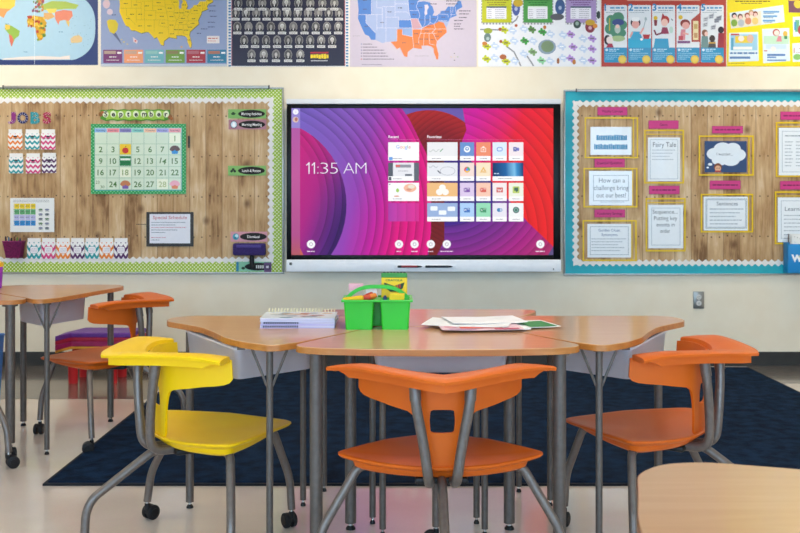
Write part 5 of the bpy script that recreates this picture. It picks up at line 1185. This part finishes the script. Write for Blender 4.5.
table('wooden table on the right side of the central cluster, beside the right orange chair', mir(wl_s),
      [(.605, 3.085, .0105, 'glide', .0), (.94, 3.695, .0145, 'glide', None), (.55, 3.72, .011, 'glide', 2.2), (.372, 3.455, .019, 'glide', None)],
      (mir([(-.515, 3.19), (-.285, 3.42), (-.46, 3.72), (-.775, 3.66)]), .552, .662), (.67, 3.45), 'central cluster of tables')
back = arc_round([(-.081, 3.457), (.305, 3.457), (.52, 3.9), (.53, 3.96), (.49, 3.99), (CX, 4.0), (-.266, 3.99), (-.306, 3.96), (-.296, 3.9)], .03)
table('wooden table at the back of the central cluster, behind the green caddy', back,
      [(-.292, 3.905, .011, 'glide', .5), (.456, 3.895, .011, 'glide', 2.6), (-.095, 3.515, .011, 'glide', None), (.265, 3.515, .011, 'glide', None)],
      None, (CX, 3.75), 'central cluster of tables')

# left-hand cluster, seen at the edge of the picture
lw_ = arc_round([(-1.625, 4.45), (-1.59, 4.40), (-1.55, 4.40), (-1.505, 4.47), (-1.47, 4.62), (-1.43, 4.82), (-1.385, 5.0), (-1.38, 5.08), (-1.42, 5.15), (-1.55, 5.17), (-1.95, 5.13), (-2.02, 5.05), (-1.95, 4.80)], .03)
table('wooden table at the left with an orange chair pulled up to its right side', lw_,
      [(-1.555, 4.47, .0115, 'glide', .25), (-1.464, 5.134, .0155, 'glide', None), (-1.87, 5.04, .015, 'glide', None), (-1.87, 4.85, .011, 'glide', None)],
      ([(-1.63, 4.62), (-1.52, 4.92), (-1.62, 5.08), (-1.88, 5.0), (-1.80, 4.8)], .545, .662), (-1.7, 4.8), 'left cluster of tables')
lf = arc_round([(-1.632, 4.44), (-1.635, 4.38), (-1.68, 4.35), (-1.9, 4.335), (-2.15, 4.335), (-2.4, 4.37), (-2.45, 4.42), (-2.3, 4.80), (-1.965, 4.79)], .03)
table('wooden table cut off by the left edge of the photo, standing on a caster leg', lf,
      [(-1.69, 4.40, .0205, 'caster', -1.0), (-2.34, 4.42, .0205, 'caster', -2.0), (-2.0, 4.74, .011, 'glide', None), (-2.26, 4.74, .011, 'glide', None)],
      None, (-2.05, 4.55), 'left cluster of tables')
# foreground table, bottom right
fg = arc_round([(.300, 1.2), (.318, 1.36), (.352, 1.50), (.372, 1.595), (.425, 1.655), (.50, 1.668), (.62, 1.628), (.85, 1.55), (1.08, 1.47), (1.12, 1.38), (1.05, 1.0), (.95, .82), (.55, .82), (.35, .95)], .05)
table('wooden table in the near foreground, cut off at the bottom right of the photo', fg,
      [(.45, 1.53, .0195, 'caster', 1.0), (1.0, 1.38, .0195, 'caster', 2.0), (.48, .96, .011, 'glide', None), (.92, .95, .011, 'glide', None)],
      None, (.7, 1.25), None)

# ================================================================== CHAIRS
def plastic(name, c1, c2):
    m = noise_mat(name, c1, c2, 7, .42, .05, bscale=420, spec=.35); return m
M_YEL = plastic('yellow_plastic', '#FACB00', '#F6C500')
M_ORA = plastic('orange_plastic', '#DC6614', '#D76010')
M_TUBE = noise_mat('champagne_tube', '#746A63', '#6B615B', 60, .34)
M_TUBE.node_tree.nodes['Principled BSDF'].inputs['Metallic'].default_value = .4

def seat_bm():
    half = [(0, .346), (.040, .324), (.13, .232), (.215, .132), (.272, .052), (.296, .008), (.272, -.036), (.17, -.094), (.08, -.122)]
    pts = half+[(0, -.128)]+[(-x, y) for x, y in half[:0:-1]]
    ol = catmull(pts, 6); bm = bmesh.new(); N = len(ol)
    c = (0, .06)
    def edge_z(x, y): return .383+.010*min(1, (abs(x)/.28)**2)-.012*max(0, (y-.2)/.13)
    def ring(f, dz=0.0, zabs=None):
        r = []
        for x, y in ol:
            px, py = c[0]+(x-c[0])*f, c[1]+(y-c[1])*f
            ez = edge_z(x, y); z = .368+(ez-.368)*(max(0, f)**2.2)+dz
            r.append(bm.verts.new((px, py, z if zabs is None else zabs)))
        return r
    cen = bm.verts.new((c[0], c[1], .368))
    R = [ring(f) for f in (.2, .42, .62, .8, .92, .975)]+[ring(1.0, -.003), ring(1.0, -.007), ring(.985, -.011), ring(.86, -.018)]
    R.append(ring(.84, 0, .352)); R.append(ring(.79, 0, .344)); R.append(ring(.3, 0, .344))
    for k in range(N): bm.faces.new((cen, R[0][k], R[0][(k+1) % N]))
    for a, b in zip(R, R[1:]):
        for k in range(N): bm.faces.new((a[k], b[k], b[(k+1) % N], a[(k+1) % N]))
    bm.faces.new(R[-1][::-1])
    return bm
def Icurve(x): return -.138+.165*(abs(x)/.238)**2.2
def ztop(t):
    a = abs(t)
    return .648+.010*math.sin(min(a, .7)/.7*PI/2)-(.012*((a-.7)/.3)**2 if a > .7 else 0)
def panel_bm():
    """height-field shell with a square hole in its spine"""
    bm = bmesh.new()
    xs = [0, .012, .024, .030, .0335, .036, .042, .048, .053, .058, .065, .074, .083, .096, .12, .15, .18, .205, .222, .232, .238]
    def zlow(x):
        tab = [(0, .38), (.048, .38), (.053, .39), (.058, .43), (.065, .475), (.074, .505), (.083, .524), (.096, .533), (.12, .538), (.15, .543), (.18, .549), (.205, .552), (.222, .556), (.232, .562), (.238, .574)]
        for (a, za), (b, zb) in zip(tab, tab[1:]):
            if a <= x <= b: return za+(zb-za)*(x-a)/(b-a)
        return tab[-1][1]
    def hole(x):
        if x >= .036: return None
        k = (x/.036)**6
        d = .033*(1-k)**(1/6) if k < 1 else 0
        return (.508-d, .508+d)
    full = [-x for x in xs[:0:-1]]+xs
    def y(x, z): return Icurve(x)+(.645-z)*.07
    NR = 5; cache = {}
    def V(x, z):
        k = (round(x, 5), round(z, 5))
        if k not in cache: cache[k] = bm.verts.new((x, y(x, z), z))
        return cache[k]
    def col(x):
        ax = abs(x); lo = zlow(ax); at = min(1, ax/.238); hi = ztop(at)-.5*(.012+.036*(1-at)**.8)-.008; h = hole(ax)
        mid = .508
        if ax <= .0361:
            a, b = h if h else (mid, mid)
        else: a = b = max(mid, lo+.0)
        if ax > .0361 and ax > .0545: a = b = lo+(hi-lo)*.45
        return [lo+(a-lo)*i/NR for i in range(NR+1)], [b+(hi-b)*i/NR for i in range(NR+1)]
    cols = [(x,)+col(x) for x in full]
    for (x0, l0, u0), (x1, l1, u1) in zip(cols, cols[1:]):
        for s0, s1 in ((l0, l1), (u0, u1)):
            for i in range(NR):
                q = [V(x0, s0[i]), V(x1, s1[i]), V(x1, s1[i+1]), V(x0, s0[i+1])]
                q = [v for n_, v in enumerate(q) if v not in q[:n_]]
                if len(q) >= 3:
                    try: bm.faces.new(q)
                    except ValueError: pass
    bmesh.ops.recalc_face_normals(bm, faces=bm.faces[:])
    bmesh.ops.solidify(bm, geom=bm.faces[:], thickness=.008)
    return bm
def collar_bm():
    bm = bmesh.new(); N = 40; rings = []
    for i in range(N+1):
        t = -1+2*i/N; at = abs(t)
        xo = .328*t; yo = -.310+.262*(at**1.15)
        if at < .12: yo += .010*(1-(at/.12)**2)
        xi = .236*t; yi = Icurve(xi)-.001
        I, O = Vector((xi, yi)), Vector((xo, yo)); d = (O-I); L = d.length; d.normalize(); z = ztop(t)
        def p(s, zz): q = I+d*s; return bm.verts.new((q.x, q.y, zz))
        si = min(.024, L*.3); so = min(.032, L*.4); fd = 1.0 if at < .86 else max(0.0, (.93-at)/.07)
        rl = .012+.036*(1-at)**.8; rings.append([p(.001, z-.5*rl-.010), p(.15*rl, z-.32*rl), p(.5*rl, z-.10*rl), p(rl, z), p(rl+(L-rl)*.5, z+.002), p(L-.006, z+.001), p(L, z-.003), p(L-.002, z-.011), p(L-si, z-.013), p(L-si, z-.014-.021*fd), p(L-so, z-.015-.021*fd), p(L-so, z-.0155), p(min(rl, L-so-.004), z-.016), p(.008, z-.5*rl-.016)])
    M = len(rings[0])
    for a, b in zip(rings, rings[1:]):
        for k in range(M): bm.faces.new((a[k], a[(k+1) % M], b[(k+1) % M], b[k]))
    bm.faces.new(rings[0][::-1]); bm.faces.new(rings[-1])
    return bm

def make_chair(mat, label, cat_group):
    t = empty('classroom_chair', label=label, cat='chair', group=cat_group)
    link_mesh('seat', seat_bm(), mat, t, 35)
    link_mesh('backrest', panel_bm(), mat, t, 50)
    link_mesh('arm_rest', collar_bm(), mat, t, 40)
    for s in (-1, 1):
        bm = bmesh.new()
        pth = fillet([(s*.078, -.150, .630), (s*.074, -.160, .56), (s*.050, -.162, .44), (s*.037, -.156, .338), (s*.032, -.06, .334), (s*.03, .10, .334)], .055, 7)
        tube(bm, pth, .0145, 14); link_mesh('frame_tube', bm, M_TUBE, t, 50)
        bm = bmesh.new(); tube(bm, [(s*.0778, -.1503, .634), (s*.0745, -.1588, .572)], .0165, 14); link_mesh('tube_sleeve', bm, M_TUBE, t, 40)
    bm = bmesh.new(); box(bm, -.075, -.085, .322, .075, .07, .340, bev=.006); link_mesh('under_plate', bm, M_BLK, t, 35)
    paths = [[(.03, .0, .346), (.19, .02, .351), (.238, .024, .346), (.344, -.02, .170), (.358, -.03, .066)],
             [(-.03, .0, .346), (-.19, .02, .351), (-.238, .024, .346), (-.344, -.02, .170), (-.358, -.03, .066)],
             [(0, .03, .346), (0, .235, .350), (0, .282, .344), (0, .345, .175), (0, .352, .066)],
             [(0, -.03, .336), (0, -.125, .336), (0, -.325, .210), (0, -.345, .17), (0, -.350, .066)]]
    for i, p in enumerate(paths):
        bm = bmesh.new(); tube(bm, fillet(p, .035, 6), .0135, 14)
        lg = link_mesh('leg', bm, M_TUBE, t, 50)
        bm = caster_bm(.068, .6+i*1.3); bmesh.ops.translate(bm, verts=bm.verts[:], vec=(p[-1][0], p[-1][1], 0)); link_mesh('caster', bm, CAST_MATS, lg, 40)
    return t
def place(t, x, y, face):   # face: heading in degrees, 0 = +X, 90 = towards the wall
    t.location = (x, y, 0); t.rotation_euler = (0, 0, math.radians(face-90)); return t
yc = make_chair(M_YEL, 'bright yellow plastic chair with wheeled legs at the left of the central tables', 'classroom chairs'); place(yc, -.665, 3.27, 33)
oc = make_chair(M_ORA, 'orange plastic chair seen from behind, tucked under the front central table', 'classroom chairs'); place(oc, .117, 2.93, 90)
for x, y, fc, lb in ((.862, 3.31, 147, 'orange plastic chair at the right side of the central tables'),
                     (-1.375, 4.85, 177, 'orange plastic chair at the left table, in front of the stacked cushions'),
                     (-1.99, 4.28, 88, 'orange plastic chair mostly outside the left edge of the photo')):
    c = copy_tree(oc); place(c, x, y, fc); c['label'] = lb

# ================================================================== STACK OF FLOOR CUSHIONS
def rot_sq(cx, cy, sx, sy, a, r):
    c, s = math.cos(a), math.sin(a)
    return arc_round([(cx+x*c-y*s, cy+x*s+y*c) for x, y in ((((-.19, -.24), (-.145, -.06), (.23, -.07), (.26, .18), (-.14, .2), (-.19, -.04)) if sx > .5 else ((-sx*.7, -sy*.2), (sx, -sy*.2), (sx, sy*.8), (-sx*.7, sy*.8))))], r)
SCX, SCY = -1.88, 6.32
zz = .0
st = empty('stacking_stool', (SCX, SCY, 0), label='red low stool base on the floor under the stacked cushions', cat='stool')
bm = bmesh.new(); prism(bm, rot_sq(0, 0, .22, .2, .0, .02), .135, .2, .008); link_mesh('drum', bm, flat('#C5262B', .45), st, 35)
for k in range(4):
    bm = bmesh.new(); aa = .8+k*PI/2; tube(bm, [(.17*math.cos(aa), .16*math.sin(aa), 0), (.17*math.cos(aa), .16*math.sin(aa), .14)], [.028, .03], 14); link_mesh('foot', bm, flat('#C5262B', .45), st, 40)
zz = .2
for c1, c2, h_, k_, nm_, lb in (('#E9A93A', '#DD9A2E', .016, 1.03, 'yellow', 'thin yellow floor cushion directly on the red stool'), ('#A81E62', '#971858', .032, .99, 'magenta', 'magenta floor cushion in the stack, above the yellow one'),
                                ('#B51F44', '#A81A3C', .024, 1.0, 'crimson', 'crimson floor cushion in the stack, under the purple one'), ('#6A2F9A', '#5C2788', .03, 1.0, 'purple', 'purple floor cushion on top of the stack by the wall')):
    bm = bmesh.new(); prism(bm, rot_sq(.0, .0, k_, k_, 0, .02), zz, zz+h_, .0045)
    o = link_mesh('floor_cushion', bm, noise_mat(nm_+'_vinyl', c1, c2, 30, .5, .1), smooth=35); o.location = (SCX, SCY, 0); zz += h_
    tag(o, lb, 'cushion', 'stacked floor cushions')
# ================================================================== THINGS ON THE TABLES
# ---- green caddy
cd = empty('supply_caddy', (-.076, 3.448, TH), rz=0.0, label='bright green plastic supply caddy with arched handle on the central tables', cat='caddy')
def green():
    m, nt, n, l, b = new_mat('green_plastic'); b.inputs['Base Color'].default_value = rgb('#27B824'); b.inputs['Roughness'].default_value = .35
    tc = n.new('ShaderNodeTexCoord'); no = n.new('ShaderNodeTexNoise'); no.inputs['Scale'].default_value = 8; cr = n.new('ShaderNodeValToRGB'); cr.color_ramp.elements[0].color = rgb('#22AE1F'); cr.color_ramp.elements[1].color = rgb('#2FC42B')
    l.new(tc.outputs['Object'], no.inputs['Vector']); l.new(no.outputs['Fac'], cr.inputs[0]); l.new(cr.outputs[0], b.inputs['Base Color']); return m
M_GRN = green()
def bin_bm(bm, x0, x1, y0, y1, h, z0=0.0, tp=.006, th=.0022):
    """open tapered bin"""
    f = bmesh.new()
    ob = arc_round([(x0+tp, y0+tp), (x1-tp, y0+tp), (x1-tp, y1-tp), (x0+tp, y1-tp)], .008); ot = arc_round([(x0, y0), (x1, y0), (x1, y1), (x0, y1)], .008)
    b = [f.verts.new((x, y, z0)) for x, y in ob]; u = [f.verts.new((x, y, z0+h)) for x, y in ot]
    f.faces.new(b[::-1])
    for i in range(len(ob)): f.faces.new((b[i-1], b[i], u[i], u[i-1]))
    bmesh.ops.recalc_face_normals(f, faces=f.faces[:]); bmesh.ops.solidify(f, geom=f.faces[:], thickness=th)
    me = bpy.data.meshes.new('tmp'); f.to_mesh(me); f.free(); bm.from_mesh(me); bpy.data.meshes.remove(me)
W2, DP, HB = .1145, .088, .096
for k, (x0, x1, y0, y1) in enumerate(((-W2+.004, -.010, -DP, -.012), (.010, W2-.004, -DP, -.012), (-W2+.004, W2-.004, .012, DP))):
    bm = bmesh.new(); bin_bm(bm, x0, x1, y0, y1, HB); link_mesh('compartment', bm, M_GRN, cd, 35)
bm = bmesh.new()
def bar(x0, x1, y0, y1): box(bm, x0, y0, HB-.004, x1, y1, HB+.003, bev=.0015)
bar(-W2-.004, W2+.004, -DP-.006, -DP+.004); bar(-W2-.004, W2+.004, DP-.004, DP+.006); bar(-W2-.004, -W2+.006, -DP+.004, DP-.004); bar(W2-.006, W2+.004, -DP+.004, DP-.004); bar(-W2+.006, W2-.006, -.014, .014); bar(-.013, .013, -DP+.004, -.014)
link_mesh('rim', bm, M_GRN, cd, 35)
bm = bmesh.new(); bx_ = []
for i in range(25):
    s = -1+2*i/24; x = s*(W2-.010); z = HB+.040*(1-abs(s)**3.0); bx_.append((x, z))
pr_ = None
for i, (x, z) in enumerate(bx_):
    a_ = bx_[max(0, i-1)]; b_ = bx_[min(24, i+1)]; tx, tz = b_[0]-a_[0], b_[1]-a_[1]; L_ = math.hypot(tx, tz); nx, nz = -tz/L_*.006, tx/L_*.006
    w_ = .011
    cur = [bm.verts.new(q) for q in ((x-nx, -w_, z-nz), (x+nx, -w_, z+nz), (x+nx, w_, z+nz), (x-nx, w_, z-nz))]
    if pr_:
        for k in range(4): bm.faces.new((pr_[k], pr_[(k+1) % 4], cur[(k+1) % 4], cur[k]))
    else: bm.faces.new(cur[::-1])
    pr_ = cur
bm.faces.new(pr_); link_mesh('handle', bm, M_GRN, cd, 40)

# ---- what stands in the caddy
OX, OY = cd.location.x, cd.location.y
def cray_box(label, x, y, z, w, d, h, body, tilt, group=None):
    t = empty('crayon_box', (x, y, z), label=label, cat='box', group=group); t.rotation_euler = tilt
    bm = bmesh.new(); box(bm, -w/2, -d/2, 0, w/2, d/2, h, bev=.001); link_mesh('carton', bm, flat(body, .45), t)
    return t
t = cray_box('yellow crayon carton with green top standing at the back of the caddy', OX+.056, OY+.05, TH+.012, .088, .03, .150, '#F2C413', (math.radians(-4), 0, math.radians(-3)))
bm = bmesh.new(); box(bm, -.0445, -.0155, .150, .0445, .0155, .166, bev=.0015)
for q in range(-3, 4): tube(bm, [(q*.0115, 0, .162), (q*.0115, 0, .167), (q*.0115, 0, .170)], [.0042, .0042, .0015], 8, 1)
link_mesh('green_top', bm, [flat('#3E8A3A', .45), flat('#2A4A2E', .5)], t)
bm = bmesh.new(); y_ = -.0156
def fq(pts, mi):
    f = bm.faces.new([bm.verts.new((x, y_-.0002*(mi > 0), z)) for x, z in pts]); f.material_index = mi
fq([(-.036, .134), (0, .122), (.036, .134), (.030, .114), (.012, .102), (-.012, .102), (-.030, .114)], 0)
for q, mi in ((-3, 1), (-2, 2), (-1, 3), (0, 4), (1, 5), (2, 6)): fq([(q*.0085-.001, .107+abs(q+.5)*.003), (q*.0085+.006, .107+abs(q+.5)*.003), (q*.0085+.005, .121+abs(q+.5)*.003), (q*.0085+.001, .121+abs(q+.5)*.003)], mi)
link_mesh('front_print', bm, [flat(c) for c in ('#23402A', '#2E8A3E', '#1F5A9A', '#3AA0A8', '#E7A21E', '#D9702A', '#C0392B')], t, recalc=False)
vs, fs, bb = text_mesh('CRAYOLA', .02); bm = bmesh.new(); s_ = .058/(bb[2]-bb[0]); bv = [bm.verts.new(((x-bb[0])*s_-.029, y_-.0002, .138+y*s_*.8)) for x, y in vs]
for f in fs:
    try: bm.faces.new([bv[i] for i in f])
    except ValueError: pass
link_mesh('lettering', bm, flat('#2F6A34'), t, recalc=False)
t = cray_box('small yellow crayon carton lying at the front right of the caddy', OX+.062, OY-.050, TH+.030, .05, .026, .088, '#EFC81E', (math.radians(3), math.radians(3), 0))
bm = bmesh.new(); box(bm, -.019, -.0136, .03, .019, -.0131, .06); link_mesh('front_print', bm, flat('#E8DE9A'), t)
t = empty('eraser_block', (OX-.075, OY+.045, TH+.02), label='pale pink block standing at the back left of the caddy', cat='eraser')
bm = bmesh.new(); box(bm, -.025, -.012, 0, .025, .012, .122, bev=.003); link_mesh('block', bm, flat('#E6A9B4', .6), t, 35)
bm = bmesh.new(); box(bm, -.0255, -.0125, .07, .0255, .0125, .1, bev=.001); link_mesh('paper_sleeve', bm, flat('#D9C4BE', .6), t)
t = empty('tissue_pack', (OX-.012, OY+.05, TH+.02), label='white and pink packet in the middle of the caddy', cat='packet')
bm = bmesh.new(); box(bm, -.03, -.02, 0, .012, .02, .112, bev=.008); link_mesh('wrapper', bm, noise_mat('white_pink_wrapper', '#F2ECEC', '#E6BFC8', 40, .4), t, 40)
for k, (x, ln, c, cc, lb, ang) in enumerate(((-.078, .09, '#E9B71E', '#E9B71E', 'yellow marker at the left end of the caddy', 6), (-.055, .1, '#C9442A', '#C9442A', 'dark red marker second from the left in the caddy', 10), (-.035, .1, '#D9562A', '#E07A2A', 'orange-red marker in the left half of the caddy', -8),
                                            (-.045, .095, '#B83A2A', '#B83A2A', 'brick red marker beside the caddy divider', -14))):
    mk = empty('marker', (OX+x, OY-.05+(k-1.5)*.014, TH+.101), label=lb, cat='marker', group='markers in the caddy'); mk.rotation_euler = (0, math.radians(78+ang*.6), math.radians(14*k-20))
    bm = bmesh.new(); tube(bm, [(0, 0, -.035), (0, 0, .012)], .0085, 12); link_mesh('barrel', bm, flat(c, .4), mk, 40)
    bm = bmesh.new(); tube(bm, [(0, 0, .012), (0, 0, .030), (0, 0, .034)], [.0094, .009, .006], 12); link_mesh('cap', bm, flat(cc, .35), mk, 40)
bm = bmesh.new(); tube(bm, [(0, 0, 0), (.001, 0, .05), (.001, 0, .056)], [.007, .007, .003], 10)
o = link_mesh('marker', bm, flat('#243A6A', .4), smooth=40); o.location = (OX+.025, OY-.045, TH+.054); tag(o, 'dark blue marker tip beside the small yellow carton', 'marker', 'markers in the caddy')

# ---- spiral-bound books
M_PAGE = noise_mat('page_edges', '#DCD4E2', '#B9AEC6', 3, .7, stretch=(1, 1, 160))
M_COIL = flat('#EBDDB4', .4)
bx0, by0 = -.347, 3.50
for k, (dz, dx, dy, rz, cv, lb) in enumerate(((0, 0, 0, 1.5, '#B9A6D0', 'lilac spiral-bound book at the bottom of the pile'), (.0112, .004, .004, -.5, '#C4B4DA', 'spiral-bound book in the middle of the pile'), (.0224, .001, .002, .8, '#D9DCE2', 'top spiral-bound book of the pile with a pale printed cover'))):
    t = empty('spiral_book', (bx0+dx, by0+dy, TH+dz), math.radians(rz), lb, 'book', 'pile of spiral-bound books')
    bm = bmesh.new(); box(bm, -.124, -.095, .0012, .124, .095, .0098); link_mesh('pages', bm, M_PAGE, t)
    bm = bmesh.new(); box(bm, -.126, -.097, 0, .126, .097, .0012); box(bm, -.126, -.097, .0098, .126, .097, .011, mi=0)
    if k == 2:
        r = random.Random(3)
        for q in range(26):
            u, v = r.uniform(-.10, .10), r.uniform(-.08, .06); s = r.uniform(.008, .02); f = bm.faces.new([bm.verts.new((u+math.cos(aa)*s*1.4, v+math.sin(aa)*s, .0112+q*.00001)) for aa in (0, 1.1, 2.2, 3.2, 4.2, 5.2)]); f.material_index = 1+q % 5
    link_mesh('cover', bm, [flat(cv, .35)]+[flat(c, .35) for c in ('#8A9AA8', '#B06A4A', '#E6E2DA', '#6A8A9A', '#C9A27A')], t, recalc=(k != 2))
    bm = bmesh.new()
    for q in range(22):
        x = -.116+q*.011; tube(bm, [(x+.001*math.sin(b_), .094+.0075*math.cos(b_), (.0055 if k < 2 else .0115)+(.0055 if k < 2 else .0115)*math.sin(b_)) for b_ in [i*PI/5 for i in range(10)]]+[(x, .1015, .0055 if k < 2 else .0115)], .0009 if k < 2 else .0019, 6)
    link_mesh('coil', bm, M_COIL, t, 60)
    if k < 2:
        bm = bmesh.new()
        for q in range(16): x = -.114+q*.0075; box(bm, x, -.0985, .003, x+.004, -.0955, .0086)
        link_mesh('punched_edge', bm, flat('#3A3444', .6), t)
# ---- loose papers
def sheet(x, y, w, d, rz, c, z, lb, curl=0.0, extra=None):
    t = empty('paper_sheet', (x, y, TH+z), math.radians(rz), lb, 'paper', 'loose papers on the table'); bm = bmesh.new(); n = 10; g = []
    for i in range(n+1):
        row = []
        for j in range(5):
            u, v = -w/2+w*i/n, -d/2+d*j/4; row.append(bm.verts.new((u, v, .0003+curl*(abs(u)/(w/2))**3+.0006*math.sin(i*1.3+j))))
        g.append(row)
    for i in range(n):
        for j in range(4): bm.faces.new((g[i][j], g[i+1][j], g[i+1][j+1], g[i][j+1]))
    bmesh.ops.recalc_face_normals(bm, faces=bm.faces[:]); bmesh.ops.solidify(bm, geom=bm.faces[:], thickness=.0008)
    link_mesh('sheet', bm, flat(c, .55), t, 60)
    if extra:
        bm = bmesh.new(); mats = []
        for (u0, v0, u1, v1, cc) in extra:
            if cc not in mats: mats.append(cc)
            f = bm.faces.new([bm.verts.new((u, v, .0022+.0+curl*(abs(u)/(w/2))**3)) for u, v in ((u0, v0), (u1, v0), (u1, v1), (u0, v1))]); f.material_index = mats.index(cc)
        link_mesh('print', bm, [flat(cc) for cc in mats], t, recalc=False)
    return t
sheet(.295, 3.46, .30, .22, -7, '#E9E6EA', .0022, 'pale sheet at the bottom of the loose papers', .002)
sheet(.395, 3.46, .25, .19, 14, '#EEF0EA', .0046, 'printed sheet with a green corner picture at the right of the papers', .002,
      [(.02, -.085, .115, .06, '#2E8A4A'), (.03, -.06, .07, -.02, '#7FC08A'), (.075, -.03, .108, .03, '#1F6A3A')])
sheet(.265, 3.375, .27, .17, 4, '#F0C9D0', .0072, 'pink sheet with red drawing at the front of the papers', .002,
      [(-.07, -.05, .07, .0, '#E0604A'), (-.11, -.078, -.02, -.055, '#D9A0C0'), (.04, -.08, .12, -.05, '#C9506A'), (-.12, -.03, -.08, .02, '#E89AA8')])
sheet(.235, 3.47, .29, .22, -12, '#F6F4F4', .0098, 'plain white sheet lying on top of the loose papers', .003)
sheet(.29, 3.52, .26, .2, 9, '#F3F1F2', .0130, 'plain white sheet at the back of the loose papers', .003)

# ---- things at the left edge of the picture
t = empty('storage_cup', (-1.982, 4.95, TH), label='purple tub with a yellow lid at the far left edge of the photo', cat='tub')
bm = bmesh.new(); tube(bm, [(0, 0, 0), (0, 0, .004), (0, 0, .105)], [.036, .038, .044], 24); link_mesh('tub_body', bm, flat('#9A3AB8', .4), t, 40)
bm = bmesh.new(); tube(bm, [(0, 0, .105), (0, 0, .125), (0, 0, .132)], [.046, .046, .03], 24); link_mesh('lid', bm, flat('#E9B82A', .4), t, 40)
t = empty('floor_bin', (-2.245, 5.16, 0), label='blue plastic bin under the table at the far left edge', cat='bin')
bm = bmesh.new(); bin_bm(bm, -.16, .185, -.13, .13, .42, 0, .02, .004); link_mesh('bin_body', bm, flat('#2F6FB8', .4), t, 35)
bm = bmesh.new(); tube(bm, [(x, y, .42) for x, y in arc_round([(-.16, -.13), (.185, -.13), (.185, .13), (-.16, .13)], .01)]+[(-.16, -.12, .42)], .006, 8); link_mesh('rim', bm, flat('#2F6FB8', .4), t, 40)
# ================================================================== LIGHT AND CAMERA
w = bpy.data.worlds.new('daylight'); SC.world = w; w.use_nodes = True
bg = w.node_tree.nodes['Background']; bg.inputs[0].default_value = (.47, .72, 1.0, 1); bg.inputs[1].default_value = 10.5
for i, (a, b) in enumerate(WIN):
    L = bpy.data.lights.new('window_portal', 'AREA'); L.shape = 'RECTANGLE'; L.size = b-a; L.size_y = 1.6; L.cycles.is_portal = True
    o = bpy.data.objects.new('window_portal', L); COL.objects.link(o); o.location = ((a+b)/2, RY0-.13, 1.65); o.rotation_euler = (math.radians(90), 0, 0)
cam = bpy.data.cameras.new('camera'); co = bpy.data.objects.new('camera', cam); COL.objects.link(co)
co.location = (0, 0, CAM_H); co.rotation_euler = (math.radians(90), 0, 0)
cam.sensor_width = 36; cam.lens = 1015/800*36; cam.shift_y = -66.5/800; cam.clip_start = .05
cam.dof.use_dof = True; cam.dof.focus_distance = 3.4; cam.dof.aperture_fstop = 10
SC.camera = co
try:
    SC.cycles.use_denoising = True; SC.cycles.max_bounces = 8; SC.cycles.diffuse_bounces = 5
except Exception: pass
